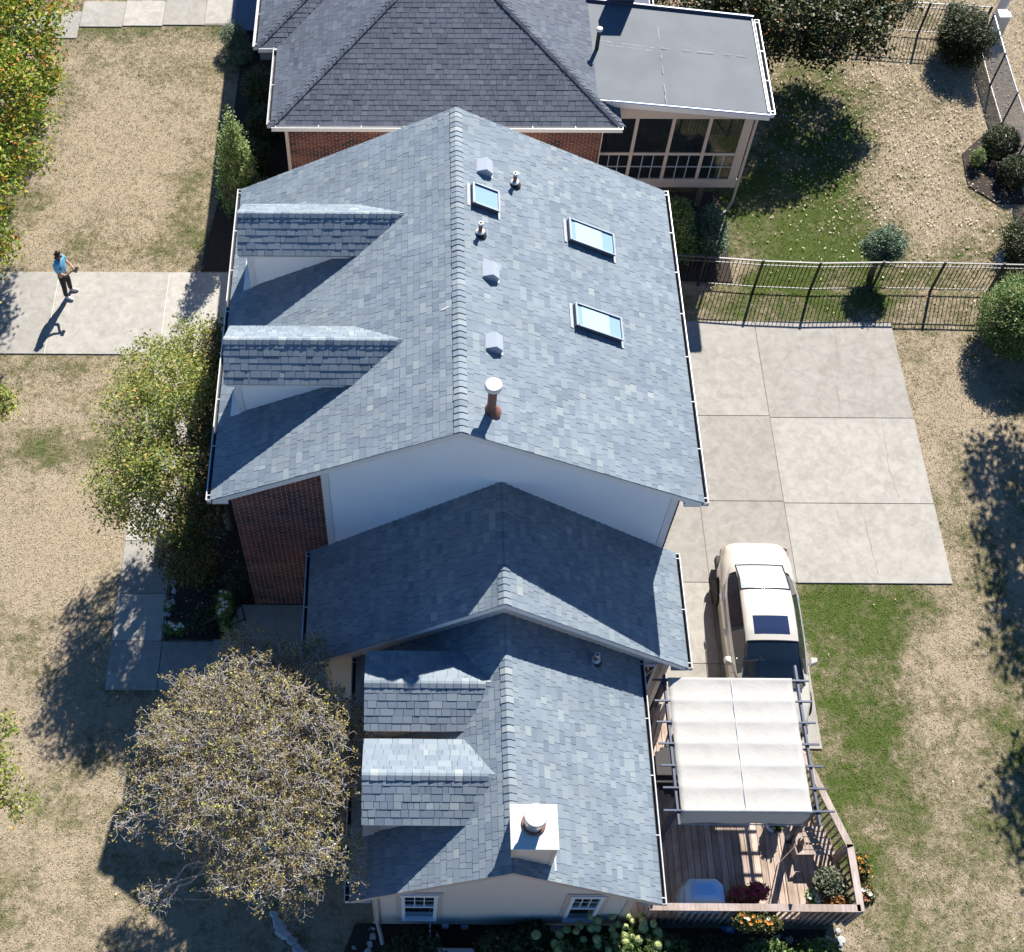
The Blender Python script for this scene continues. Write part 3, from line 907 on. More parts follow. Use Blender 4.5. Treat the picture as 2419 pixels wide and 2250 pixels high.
def window(parent, x0, x1, z0, z1, y, cream=True):
    tr = M['trim_cream'] if cream else M['trim']
    fr = MB()
    for (a, b, c, d) in ((x0, x0 + .10, z0 + .1, z1), (x1 - .10, x1, z0 + .1, z1), (x0, x1, z1, z1 + .09), (x0, x1, z0, z0 + .1)):
        fr.box(a, b, y - .045, y - .012, c, d)
    w_ = fr.build('window', tr, parent)
    MB().box(x0 + .1, x1 - .1, y - .12, y - .02, z0 + .1, z0 + .15).build('sill', M['plastic_white'], w_)
    MB().box(x0 + .08, x1 - .08, y - .075, y - .045, z1 - .12, z1 + .02).build('head_trim', M['plastic_white'], w_)
    for (a, b, c, d) in ((x0 + .1, x0 + .17, z0 + .15, z1 - .12), (x1 - .17, x1 - .1, z0 + .15, z1 - .12)):
        MB().box(a, b, y - .07, y - .015, c, d).build('jamb', M['plastic_white'], w_)
    zm = (z0 + z1) / 2 + .05
    MB().box(x0 + .17, x1 - .17, y - .065, y - .02, zm - .035, zm + .035).build('sash', M['plastic_white'], w_)
    MB().box(x0 + .17, x1 - .17, y - .03, y - .015, z0 + .15, zm - .035).build('pane', M['glass'], w_)
    MB().box(x0 + .17, x1 - .17, y - .035, y - .016, zm + .035, z1 - .12).build('pane', M['glass'], w_)
    xw = (x1 - x0 - .34)
    for i in (1, 2):
        xx = x0 + .17 + xw * i / 3
        MB().box(xx - .009, xx + .009, y - .045, y - .036, zm + .035, z1 - .12).build('muntin', M['plastic_white'], w_)
    zz = (zm + z1 - .085) / 2
    MB().box(x0 + .17, x1 - .17, y - .0445, y - .0365, zz - .008, zz + .008).build('muntin', M['plastic_white'], w_)


window(H1, -.32, .59, .73, 2.78, 6.05)
window(H1, 2.98, 3.82, .70, 2.78, 6.05)
# wall fittings by the bed
MB().box(1.02, 1.17, 5.93, 6.0, .05, .22).build('outlet_box', M['vent'], H1)
MB().box(.62, .76, 5.95, 6.02, .02, .19, 0).build('dryer_hood', M['plastic_white'], H1)
MB().box(2.9, 3.3, 5.9, 6.04, .02, .12).build('window_well', M['vent'], H1)

# --- roof fittings on the east slope of the main roof
kM, vwM, veM = slopes(MAIN)
nE = Vector((kM, 0, 1)).normalized()


def east(x, y, h=0.0, D=MAIN, n=nE):
    k = slopes(D)[0]
    z = D['zr'] - k * (x - D['xm'])
    return Vector((x, y, z)) + Vector((k, 0, 1)).normalized() * h


def skylight(x0, x1, y0, y1, blind):
    d = -veM; u = Vector((0, 1, 0)); n = nE
    a = east(x0, y0); Lx = (x1 - x0) / d.x; Ly = y1 - y0
    Mx = Matrix((Vector((d.x, 0, n.x)), Vector((d.y, 1, n.y)), Vector((d.z, 0, n.z)))).to_4x4()
    Mx.translation = a
    fr = MB()
    t = .032
    for (p0, p1, q0, q1) in ((0, t, 0, Ly), (Lx - t, Lx, 0, Ly), (t, Lx - t, 0, t), (t, Lx - t, Ly - t, Ly)):
        fr.box(p0, p1, q0, q1, .0, .13, M=Mx)
    s_ = fr.build('skylight', M['slate_metal'], H1)
    MB().box(t, Lx - t, t, Ly - t, .08, .11, M=Mx).build('pane', M['skyglass'], s_)
    lip = MB()
    for (p0, p1, q0, q1) in ((-.012, .035, -.012, Ly + .012), (Lx - .028, Lx + .012, -.012, Ly + .012), (.055, Lx - .028, -.012, .02), (.055, Lx - .028, Ly - .02, Ly + .012)):
        lip.box(p0, p1, q0, q1, .131, .145, M=Mx)
    lip.build('lip', M['vent'], s_)
    if blind:
        MB().box(t + .12, Lx - t - .28, t + .01, Ly - t - .01, .112, .116, M=Mx).build('blind', M['shade'], s_)
    MB().box(-.09, -.02, -.03, Ly + .03, .024, .034, M=Mx).build('flashing', M['flashing'], s_)
    MB().box(Lx + .02, Lx + .07, -.12, Ly + .06, .024, .034, M=Mx).build('flashing', M['flashing'], s_)


skylight(1.12, 1.68, 18.78, 19.34, False)
skylight(3.25, 4.28, 18.76, 19.36, True)
skylight(3.25, 4.27, 16.44, 17.02, True)


def box_vent(x, y):
    d = -veM; n = nE
    Mx = Matrix((Vector((d.x, 0, n.x)), Vector((d.y, 1, n.y)), Vector((d.z, 0, n.z)))).to_4x4(); Mx.translation = east(x, y)
    a, b = .18, .18
    vs = [(-a, -b, .02), (a, -b, .02), (a, b, .02), (-a, b, .02), (-a, -b, .05), (a - .02, -b, .13), (a - .02, b, .13), (-a, b, .05), (-.02, -b, .19), (-.02, b, .19)]
    vs = [tuple(Mx @ Vector(p)) for p in vs]
    v = MB().add(vs, [(0, 3, 2, 1), (4, 8, 9, 7), (8, 5, 6, 9), (0, 1, 5, 8, 4), (3, 7, 9, 6, 2), (1, 2, 6, 5), (0, 4, 7, 3)]).build('roof_vent', M['vent'], H1)
    MB().box(-.19, .22, -.21, .21, .022, .030, M=Mx).build('flashing', M['flashing'], v)


for (x_, y_) in ((1.42, 19.98), (1.48, 17.12), (1.50, 15.32)): box_vent(x_, y_)


def plumbing(x, y, D=MAIN, col=None, hgt=.34):
    p = east(x, y, 0, D)
    v = MB().tube([p + Vector((0, 0, -.02)), p + Vector((0, 0, hgt))], .042, 14).build('vent_pipe', M['copper'], H1)
    MB().lathe((p.x, p.y, p.z + hgt - .03), [(.05, 0), (.058, .03), (.05, .05), (.03, .052), (.028, .0)], 16).build('rim', M['white'], v)
    MB().lathe((p.x, p.y, p.z - .03), [(.14, 0.01), (.13, .06), (.075, .10), (.05, .13)], 18).build('collar', M['rubber'], v)
    MB().lathe((p.x, p.y, p.z + .085), [(.09, 0), (.095, .02), (.05, .05)], 18).build('ring', M['white'], v)


plumbing(2.11, 19.86); plumbing(1.31, 18.07); plumbing(3.70, 10.45, LOW)
# gas flue with white cap
p = east(1.43, 13.72)
fl_ = MB().tube([p + Vector((0, 0, -.03)), p + Vector((0, 0, .72))], .085, 20).build('flue_pipe', M['copper'], H1)
MB().lathe((p.x, p.y, p.z - .02), [(.20, .0), (.16, .06), (.10, .14), (.088, .2)], 20).build('collar', M['copper'], fl_)
MB().box(p.x - .16, p.x + .26, p.y - .2, p.y + .2, p.z - .12, p.z - .1).build('flashing', M['flashing'], fl_) if False else None
MB().lathe((p.x, p.y, p.z + .70), [(.09, 0), (.135, .02), (.14, .05), (.12, .06)], 24).build('collar', M['black'], fl_)
MB().lathe((p.x, p.y, p.z + .765), [(.145, 0), (.165, .02), (.165, .09), (.15, .115), (.08, .13)], 28).build('cap', M['white'], fl_)

# chimney of the low wing
chx0, chx1, chy0, chy1, cht = 1.74, 2.50, 6.10, 6.80, 5.80
chm = MB().box(chx0, chx1, chy0, chy1, 4.1, cht).build('chimney', M['siding_cream'], H1)
for i in range(9):
    zz = 4.55 + i * .14
gl = MB()
for i in range(13):
    z_ = 4.2 + i * .12
    gl.add([(chx0 + .06, chy0 - .014, z_), (chx1 - .06, chy0 - .014, z_), (chx1 - .06, chy0 - .002, z_ + .12), (chx0 + .06, chy0 - .002, z_ + .12)], [(0, 1, 2, 3)])
gl.build('siding', M['siding_cream'], chm, kind='stuff')
for xx in (chx0 - .008, chx1 - .062): MB().box(xx, xx + .07, chy0 - .022, chy0 + .05, 4.3, cht).build('corner_trim', M['trim_cream'], chm)
MB().box(chx0 - .05, chx1 + .03, chy0 - .05, chy1 + .05, cht, cht + .05).build('cap_plate', M['white'], chm, bevel=.01)
MB().box(chx0 - .13, chx0 - .015, chy0 + .05, chy0 + .6, 4.95, 5.07).build('step_flashing', M['trim'], chm)
cxc, cyc = 2.10, 6.50
MB().lathe((cxc, cyc, cht + .05), [(.21, 0), (.215, .03), (.20, .05)], 36).build('flue_base', M['copper'], chm)
MB().lathe((cxc, cyc, cht + .09), [(.165, 0), (.165, .40)], 36).build('flue', M['steel'], chm)
MB().lathe((cxc, cyc, cht + .48), [(.19, 0), (.20, .015), (.20, .05)], 36).build('flue_band', M['black'], chm)
MB().lathe((cxc, cyc, cht + .532), [(.205, 0), (.21, .02), (.20, .045), (.10, .065)], 36).build('flue_cap', M['white'], chm)
MB().box(2.53, 2.60, 6.0, 6.5, 4.60, 4.63).build('step_flashing', M['flashing'], chm)

# white sealant mark near the ridge
MB().bar(Vector((.50, 16.02, 8.148)), Vector((.64, 16.05, 8.22)), .03, .008).build('sealant_mark', M['trim'], H1)

# front porch slab and steps
ps = MB().prism([(-4.45, 11.26), (-1.95, 11.26), (-1.95, 13.33), (-4.15, 13.33), (-4.4, 12.7), (-4.45, 12.5)], 0, .32).build('porch', M['concrete'], H1)
MB().box(-4.75, -4.46, 11.26, 12.5, 0, .16).build('step', M['concrete'], ps)

# ------------------------------------------------------------------ HOUSE 2
H2 = thing('brick_house', 'brick house behind, dark hipped shingle roof and flat roofed sunroom', 'house', (0, 0, 0))
AX, BX, Y0, ZE = -3.84, 5.36, 25.52, 4.0
k2 = .45
c2 = 1 / math.hypot(1, k2)
apx = (AX + BX) / 2; apy = Y0 + (BX - AX) / 2; apz = ZE + k2 * (BX - AX) / 2
YN = 41.0
hip = MB()
hip.add([(AX, Y0, ZE), (BX, Y0, ZE), (apx, apy, apz), (apx, YN, apz), (AX, YN, ZE), (BX, YN, ZE), (AX, Y0, ZE - .1), (BX, Y0, ZE - .1), (AX, YN, ZE - .1), (BX, YN, ZE - .1)],
        [(0, 1, 2), (0, 2, 3, 4), (1, 5, 3, 2), (0, 6, 7, 1), (0, 4, 8, 6), (1, 7, 9, 5), (6, 8, 9, 7)])
r2 = hip.build('roof', M['shingle2'], H2)
Vs = (BX - AX) / 2 / c2
vS = Vector((0, c2, k2 * c2)); vW = Vector((c2, 0, k2 * c2)); vE = Vector((-c2, 0, k2 * c2))
WL = (BX - AX)
f2s = []; f2p = []
f2s.append(shingle_field((AX, Y0 - .01, ZE - .004), (1, 0, 0), vS, WL, Vs, lambda v: (v * c2, WL - v * c2), seed=51)); f2p.append(r2)
f2s.append(shingle_field((AX - .01, Y0, ZE - .004), (0, 1, 0), vW, 12, Vs, lambda v: (v * c2, 10.6), seed=52)); f2p.append(r2)
f2s.append(shingle_field((BX + .01, Y0, ZE - .004), (0, 1, 0), vE, 12, Vs, lambda v: (v * c2, 10.6), seed=53)); f2p.append(r2)
# projecting wing on the west side
WX, WY = -4.4, 28.53
wing = MB()
wt = 1.6
wing.add([(WX, WY, ZE + .01), (AX + .01, WY, ZE + .01), (WX + wt + .56, WY + wt + .56, ZE + k2 * (wt + .56)), (WX, YN, ZE + .01), (WX + 3, YN, ZE + k2 * 3 + .01), (WX + 3, WY + 3, ZE + k2 * 3 + .01), (AX + 2.44, WY + 2.44 + .56, ZE + k2 * 3 + .01), (WX, WY, ZE - .1), (WX, YN, ZE - .1), (AX, WY, ZE - .1)],
         [(0, 5, 4, 3), (0, 1, 6, 5), (0, 3, 8, 7), (0, 7, 9, 1)])
wg = wing.build('wing_roof', M['shingle2'], H2)
f2s.append(shingle_field((WX - .01, WY, ZE + .01), (0, 1, 0), vW, 12, 3 / c2, lambda v: (v * c2, 8), seed=54)); f2p.append(wg)
f2s.append(shingle_field((WX, WY - .01, ZE + .01), (1, 0, 0), vS, 1, 3 / c2, lambda v: (v * c2, .56 + v * c2), seed=55)); f2p.append(wg)
chosen2 = top_pieces(f2s, 296)
pieces('shingle', 'shingle_field', f2s, M['shingle2'], f2p, chosen2)
ridge_caps((AX, Y0, ZE + .01), (apx, apy, apz + .01), -vW, -vS, M['shingle2'], r2, half=.15, step=.15, bias=-.1, seed=56)
ridge_caps((BX, Y0, ZE + .01), (apx, apy, apz + .01), -vE, -vS, M['shingle2'], r2, half=.15, step=.15, bias=-.1, seed=57)
ridge_caps((WX, WY, ZE + .02), (WX + 3, WY + 3, ZE + k2 * 3 + .02), -vW, -vS, M['shingle2'], wg, half=.14, step=.15, bias=-.15, seed=58)
gutter(H2, (AX, Y0, ZE), (BX + .05, Y0, ZE), (0, -1, 0), wd=.13)
gutter(H2, (AX, Y0, ZE), (AX, WY, ZE), (-1, 0, 0), wd=.13)
gutter(H2, (WX, WY, ZE), (WX, YN, ZE), (-1, 0, 0), wd=.15)
gutter(H2, (WX, WY, ZE), (AX, WY, ZE), (0, -1, 0), wd=.10, brackets=False)
MB().box(AX + .02, BX - .02, Y0 + .02, 25.88, ZE - .16, ZE - .13).build('soffit', M['trim'], H2)
MB().box(AX + .02, -3.50, Y0 + .38, WY - .02, ZE - .16, ZE - .13).build('soffit', M['trim'], H2)
w2 = MB().box(-3.5, 5.0, 25.93, 37, 0, ZE - .16).build('wall_core', M['mortar'], H2)
bf2 = bricks(None, (-3.47, 25.918, 1.0), (1, 0, 0), 8.44, 2.84, pitch=.199, seed=61)
order = sorted(range(len(bf2)), key=lambda i: -bf2[i][3][2])
vis = [i for i in order if zmain(bf2[i][3][0]) < 99]
pieces('brick', 'brick_courses', [bf2], M['brick'], [w2], {(0, i) for i in order[:299]})
MB().box(-3.56, -3.47, 25.88, 26.0, 0, ZE - .16).build('corner_trim', M['trim_cream'], H2)
mbb = MB()
for p in bricks(None, (-3.5, 37, 0.2), (0, -1, 0), 11, 3.6, pitch=.199, seed=62): mbb.add(p[0], p[1], p[2])
mbb.build('brick_courses', M['brick'], H2, kind='stuff')
MB().box(-3.9, -3.5, 28.9, 37, 0, ZE - .16).build('wing_wall', M['mortar'], H2)

# flat porch roof and sunroom
FZ = 4.28
fr_ = MB().add([(4.74, 26.25, FZ), (9.24, 25.75, FZ - .04), (9.28, 29.45, FZ - .04), (4.70, 30.1, FZ + .02), (4.74, 26.25, FZ - .20), (9.24, 25.75, FZ - .24), (9.28, 29.45, FZ - .24), (4.70, 30.1, FZ - .18)],
               [(0, 1, 2, 3), (7, 6, 5, 4), (0, 4, 5, 1), (1, 5, 6, 2), (2, 6, 7, 3), (3, 7, 4, 0)]).build('flat_roof', M['membrane'], H2)
MB().bar((4.74, 26.22, FZ - .11), (9.26, 25.72, FZ - .15), .03, .20).build('fascia', M['trim'], fr_)
MB().bar((5.1, 26.155, FZ + .0), (9.26, 25.69, FZ - .045), .035, .035).build('edge_film', M['blue_tape'], fr_)
MB().bar((9.2, 25.78, FZ - .02), (9.24, 29.42, FZ - .02), .03, .03).build('edge_strip', M['trim'], fr_)
gutter(H2, (9.25, 25.70, FZ - .03), (9.30, 29.4, FZ - .03), (1, 0, 0), wd=.13)
MB().bar((4.70, 30.12, FZ + .06), (9.28, 29.47, FZ + .0), .05, .08).build('parapet', M['slate_metal'], fr_)
# seams in the membrane
for a_, b_ in (((6.55, 26.05), (6.62, 29.8)), ((4.9, 28.5), (6.5, 28.22)), ((6.6, 28.2), (8.9, 27.9)), ((4.9, 28.35), (6.5, 28.08))):
    p0, p1 = Vector((*a_, FZ + .005)), Vector((*b_, FZ - .018)); n_ = 26; mb = MB(); pr = None
    for i in range(n_):
        if random.random() < .3: continue
        q0 = p0.lerp(p1, i / n_) + Vector((random.uniform(-.012, .012), random.uniform(-.012, .012), .006)); q1 = p0.lerp(p1, (i + 1) / n_) + Vector((0, 0, .006))
        mb.bar(q0, q1, random.uniform(.008, .02), .004)
    mb.build('seam', M['seam'], fr_)
SY, SX1 = 26.32, 9.02
sr = MB().box(5.06, SX1, SY + .02, 29.4, 1.05, 1.28).build('sunroom_floor', M['trim_cream'], H2)
MB().box(5.0, SX1 + .06, SY - .05, SY - .0, .98, 1.30).build('skirt_board', M['trim_cream'], sr)
MB().box(SX1 + .0, SX1 + .06, SY, 29.4, .98, 1.30).build('skirt_board', M['trim_cream'], sr)
MB().box(5.06, SX1, SY - .04, SY + .06, 3.55, FZ - .2).build('header', M['trim_cream'], sr)
MB().box(SX1 - .06, SX1 + .04, SY + .06, 29.4, 3.55, FZ - .25).build('header', M['trim_cream'], sr)
for xx in (5.94, 6.93, 7.92): MB().box(xx - .045, xx + .045, SY - .04, SY + .03, 1.30, 3.55).build('mullion', M['trim_cream'], sr)
MB().box(SX1 - .20, SX1 + .04, SY - .045, SY + .08, 1.30, 3.55).build('corner_post', M['trim_cream'], sr)
MB().box(5.0, 5.07, SY - .04, SY + .03, 1.30, 3.9).build('corner_post', M['trim_cream'], sr)
xb_ = [5.07, 5.895, 5.985, 6.885, 6.975, 7.875, 7.965, 8.82]
for i in range(4):
    a_, b_ = xb_[2 * i], xb_[2 * i + 1]
    MB().box(a_, b_, SY - .03, SY + .02, 2.20, 2.29).build('rail', M['trim_cream'], sr)
    MB().box(a_, b_, SY - .005, SY + .005, 2.29, 3.55).build('pane', M['glass'], sr)
    MB().box(a_, b_, SY - .005, SY + .005, 1.30, 2.20).build('pane', M['glass'], sr)
    for j in (1, 2):
        xx = a_ + (b_ - a_) * j / 3
        MB().box(xx - .013, xx + .013, SY - .02, SY - .006, 1.30, 2.20).build('muntin', M['vent'], sr)
    MB().box(a_, b_, SY - .022, SY - .007, 1.74, 1.77).build('muntin', M['vent'], sr)
for yy in (27.3, 28.3, 29.3):
    MB().box(SX1 - .04, SX1 + .04, yy - .045, yy + .045, 1.3, 3.55).build('mullion', M['trim_cream'], sr)
for y0_, y1_ in ((SY + .09, 27.25), (27.35, 28.25), (28.35, 29.25)):
    MB().box(SX1 - .005, SX1 + .005, y0_, y1_, 1.3, 3.55).build('pane', M['glass'], sr)
for xx in (6.2, 8.2): MB().box(xx - .07, xx + .07, SY + .1, SY + .24, 0, 1.05).build('post', M['bark'], sr)
MB().tube([(9.12, SY - .1, 3.9), (9.12, SY - .08, .5), (9.0, SY - .2, .2), (8.75, SY - .35, .1)], .04, 8).build('downspout', M['trim_cream'], H2)
# pipe with a white cap on the flat roof
pp = MB().tube([(4.86, 28.15, FZ - .02), (4.86, 28.15, FZ + .62)], .055, 14).build('vent_pipe', M['black'], H2)
MB().lathe((4.86, 28.15, FZ + .62), [(.06, 0), (.085, .01), (.085, .07), (.06, .09)], 20).build('cap', M['white'], pp)
# chimney, its shade painted in as dark slate colour, and lower roof behind
MB().box(5.45, 6.02, 30.0, 30.6, 4.3, 5.5).build('chimney', M['slate_metal'], H2)
MB().add([(4.7, 30.15, 4.35), (6.52, 29.95, 4.05), (6.52, 36, 4.05), (4.7, 36, 4.95), (4.7, 30.15, 3.9), (6.52, 29.95, 3.9), (6.52, 36, 3.9), (4.7, 36, 3.9)], [(0, 1, 2, 3), (0, 4, 5, 1), (1, 5, 6, 2), (4, 7, 6, 5)]).build('rear_roof', M['shingle2'], H2)
gutter(H2, (6.52, 29.95, 4.05), (6.52, 36, 4.05), (1, 0, 0))
MB().box(5.0, 6.4, 30.4, 36, 0, 3.9).build('rear_wall', M['mortar'], H2)
# front steps with black railing at the top left
stp = MB().box(-5.9, -4.7, 33.6, 35.6, 0, .36).build('front_stoop', M['slate_metal'], H2)
MB().box(-5.0, -4.55, 32.6, 33.0, 0, .5).build('stoop_block', M['concrete'], H2)
for i in range(10):
    yy = 33.05 + i * .25
    MB().bar((-5.0, yy, .3), (-5.0, yy, 1.35), .02, .02).build('baluster', M['black'], stp)
MB().bar((-5.0, 33.0, 1.35), (-5.0, 35.6, 1.35), .05, .05).build('handrail', M['black'], stp)
MB().bar((-5.0, 32.9, .3), (-5.0, 32.9, 1.6), .07, .07).build('rail_post', M['black'], stp)

# ------------------------------------------------------------------ trees and plants
def kmeans(P, k, it=4):
    c = P[rng.choice(len(P), k, replace=False)]
    for _ in range(it):
        a = np.argmin(((P[:, None] - c[None]) ** 2).sum(-1), 1)
        c = np.array([P[a == j].mean(0) if (a == j).any() else c[j] for j in range(k)])
    return a, c


def tube_fast(VV, FF, p, q, r0, r1, n, wob, base):
    """curved limb from p to q"""
    L = np.linalg.norm(q - p); m = 2 if L < .25 else (3 if L < .9 else 5)
    t = np.linspace(0, 1, m + 1)[:, None]
    pts = p + (q - p) * t + np.sin(t * np.pi) * rng.normal(0, wob * L, 3)
    if m > 2: pts[1:-1] += rng.normal(0, wob * L * .35, (m - 1, 3))
    d = (q - p) / (L + 1e-9); ref = np.array([.1, .3, .95]) if abs(d[2]) < .8 else np.array([1., .1, 0])
    a = np.cross(d, ref); a /= np.linalg.norm(a) + 1e-9; b = np.cross(d, a)
    ang = np.arange(n) * 2 * np.pi / n
    ring = np.cos(ang)[:, None] * a + np.sin(ang)[:, None] * b
    rad = (r0 + (r1 - r0) * t[:, 0])[:, None, None]
    V = pts[:, None, :] + ring[None] * rad
    k0 = base
    VV.append(V.reshape(-1, 3))
    i = np.arange(m)[:, None] * n; j = np.arange(n)[None]
    f = np.stack([i + j, i + (j + 1) % n, i + n + (j + 1) % n, i + n + j], -1).reshape(-1, 4) + k0
    FF.append(f)
    return base + (m + 1) * n, pts[-1]


def branches(root, tips, r_tip, wob=.12, kmax=4, pull=.5, power=.45):
    VV, FF = [], []
    base = 0
    stack = [(np.array(root, float), np.arange(len(tips)))]
    while stack:
        p, idx = stack.pop()
        P = tips[idx]
        if len(idx) == 1:
            base, _ = tube_fast(VV, FF, p, P[0], r_tip * 1.2, r_tip * .6, 3, wob, base); continue
        k = min(len(idx), kmax if len(idx) > 6 else 2)
        a, c = kmeans(P, k)
        for j in range(k):
            s_ = idx[a == j]
            if not len(s_): continue
            cen = tips[s_].mean(0)
            q = p + (cen - p) * (pull if len(s_) > 1 else .9)
            r0 = r_tip * (len(idx)) ** power; r1 = r_tip * max(1, len(s_)) ** power
            base, q = tube_fast(VV, FF, p, q, min(r0, r1 * 1.5), r1, 6 if r1 > .02 else 3, wob, base)
            if len(s_) > 1: stack.append((q, s_))
            else: base, _ = tube_fast(VV, FF, q, tips[s_[0]], r1, r_tip * .6, 3, wob, base)
    return np.concatenate(VV), np.concatenate(FF)


def leaves(tips, per, spread, size, aspect=.6, droop=.35):
    n = len(tips) * per
    c = np.repeat(tips, per, 0) + rng.normal(0, spread, (n, 3)) * (1, 1, .75)
    s_ = rng.uniform(size * .6, size * 1.3, n)[:, None]
    d = rng.normal(0, 1, (n, 3)); d[:, 2] = d[:, 2] * .5 - droop; d /= np.linalg.norm(d, axis=1)[:, None]
    nn = rng.normal(0, .55, (n, 3)); nn[:, 2] += 1.0
    w_ = np.cross(d, nn); w_ /= np.linalg.norm(w_, axis=1)[:, None] + 1e-9
    V = np.stack([c - d * s_ * .5, c + w_ * s_ * aspect * .5 + d * s_ * .05, c + d * s_ * .6, c - w_ * s_ * aspect * .5 + d * s_ * .05], 1)
    return V.reshape(-1, 3), np.arange(4 * n).reshape(n, 4)


def lump_points(lumps, n, shell=.35, flat=None):
    """points in a set of ellipsoids (cx,cy,cz,rx,ry,rz), denser near the surface"""
    w_ = np.array([l[3] * l[4] * l[5] for l in lumps]) ** .75; w_ /= w_.sum()
    k = rng.choice(len(lumps), n, p=w_); l = np.array(lumps, float)[k]
    d = rng.normal(0, 1, (n, 3)); d /= np.linalg.norm(d, axis=1)[:, None]
    r = (shell + (1 - shell) * rng.random(n) ** .5)[:, None]
    d = d * r * (1 + rng.normal(0, .05, (n, 1)))
    return l[:, :3] + d * l[:, 3:]


def tree(name, label, cat, base, lumps, ntips, per, spread, size, mleaf, mbark, r_tip=.006, shell=.35, group=None, aspect=.6, wob=.12, trunk=None, zmin=.3, power=.45, pull=.5, spurs=0, leafy=1.0):
    """thing > trunk, crown"""
    t = thing(name, label, cat, (base[0], base[1], 0), group=group)
    tips = lump_points(lumps, ntips, shell); tips = tips[tips[:, 2] > zmin]
    rel = tips - np.array([base[0], base[1], 0])
    fork = np.array([0, 0, trunk or rel[:, 2].min() * .6 + .2])
    cx = rel[:, :2].mean(0) * .35; fork[:2] = cx
    V, F = branches(fork, rel, r_tip, wob, power=power, pull=pull)
    r = r_tip * len(rel) ** power
    tb = MB().tube([(0, 0, -.02), (cx[0] * .4, cx[1] * .4, fork[2] * .5), tuple(fork)], [r * 1.25, r * 1.05, r], 8)
    ltips = rel[rng.random(len(rel)) < leafy] if leafy < 1 else rel
    if spurs:
        SV, SF, bs = [], [], len(V)
        ends = []
        for p_ in rel:
            for _ in range(spurs):
                d_ = rng.normal(0, 1, 3); d_[2] = abs(d_[2]) * .5; d_ /= np.linalg.norm(d_)
                q_ = p_ + d_ * rng.uniform(.10, .26)
                bs, e_ = tube_fast(SV, SF, p_, q_, r_tip * .8, r_tip * .45, 3, .22, bs); ends.append(q_)
        V = np.concatenate([V] + SV); F = np.concatenate([F] + SF)
        ends = np.array(ends); ltips = ends[rng.random(len(ends)) < leafy]
    tv = np.array(tb.v)
    F2 = [f for f in tb.f if len(f) == 4]
    V = np.concatenate([V, tv]); F = np.concatenate([F, np.array(F2) + len(V) - len(tv)])
    tri_mesh('trunk', V, F, mbark, t)
    V, F = leaves(ltips, per, spread, size, aspect)
    keep = V.reshape(-1, 4, 3)[:, :, 2].min(1) > .02
    V = V.reshape(-1, 4, 3)[keep].reshape(-1, 3); F = np.arange(len(V)).reshape(-1, 4)
    tri_mesh('crown', V, F, mleaf, t)
    return t


def rand_lumps(c, r, n, lr, seed, squash=.8):
    g = np.random.default_rng(seed); out = []
    for i in range(n):
        d = g.normal(0, 1, 3); d /= np.linalg.norm(d); k = g.uniform(.45, .95)
        s_ = g.uniform(lr * .7, lr * 1.25)
        out.append((c[0] + d[0] * r[0] * k, c[1] + d[1] * r[1] * k, c[2] + d[2] * r[2] * k, s_, s_, s_ * squash))
    return out


LG_maple = leaf_mat('maple_leaf', [(0, (.09, .16, .025)), (.42, (.20, .31, .035)), (.72, (.38, .43, .05)), (.88, (.52, .45, .06)), (.96, (.62, .34, .06)), (1, (.66, .24, .07))], .38)
LG_birch = leaf_mat('yellowing_leaf', [(0, (.16, .22, .045)), (.4, (.29, .36, .08)), (.75, (.44, .46, .13)), (.95, (.58, .48, .14)), (1, (.58, .34, .12))], .4)
LG_birch2 = leaf_mat('bronze_leaf', [(0, (.03, .05, .012)), (.5, (.07, .09, .02)), (.85, (.16, .15, .04)), (1, (.30, .18, .06))], .2)
LG_sparse = leaf_mat('olive_brown_leaf', [(0, (.16, .105, .05)), (.35, (.24, .19, .10)), (.7, (.33, .275, .14)), (.93, (.44, .39, .15)), (1, (.56, .60, .12))], .25)
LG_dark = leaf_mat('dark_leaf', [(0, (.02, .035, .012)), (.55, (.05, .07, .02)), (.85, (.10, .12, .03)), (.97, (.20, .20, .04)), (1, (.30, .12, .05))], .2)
LG_conif = leaf_mat('arborvitae_leaf', [(0, (.08, .13, .03)), (.5, (.22, .31, .09)), (1, (.40, .48, .20))], .25)
LG_blue = leaf_mat('blue_green_leaf', [(0, (.04, .08, .05)), (.5, (.11, .18, .11)), (1, (.22, .30, .20))], .2)
LG_bush = leaf_mat('fresh_green_leaf', [(0, (.05, .10, .02)), (.5, (.14, .24, .06)), (.92, (.26, .36, .14)), (1, (.42, .34, .12))], .25)
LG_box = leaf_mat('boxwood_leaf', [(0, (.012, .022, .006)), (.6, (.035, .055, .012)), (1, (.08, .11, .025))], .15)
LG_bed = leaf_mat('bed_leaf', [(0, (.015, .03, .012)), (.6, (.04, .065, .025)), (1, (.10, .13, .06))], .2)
LG_var = leaf_mat('variegated_leaf', [(0, (.05, .07, .04)), (.5, (.16, .17, .11)), (1, (.36, .36, .27))], .15)
FL_or = leaf_mat('orange_petal', [(0, (.50, .10, .02)), (.6, (.62, .20, .03)), (1, (.66, .42, .05))], .2)
FL_red = leaf_mat('red_petal', [(0, (.35, .02, .04)), (1, (.60, .05, .12))], .2)
FL_wh = leaf_mat('white_petal', [(0, (.70, .70, .66)), (1, (.85, .85, .82))], .2)
FL_co = leaf_mat('coral_leaf', [(0, (.22, .07, .04)), (1, (.45, .18, .12))], .2)

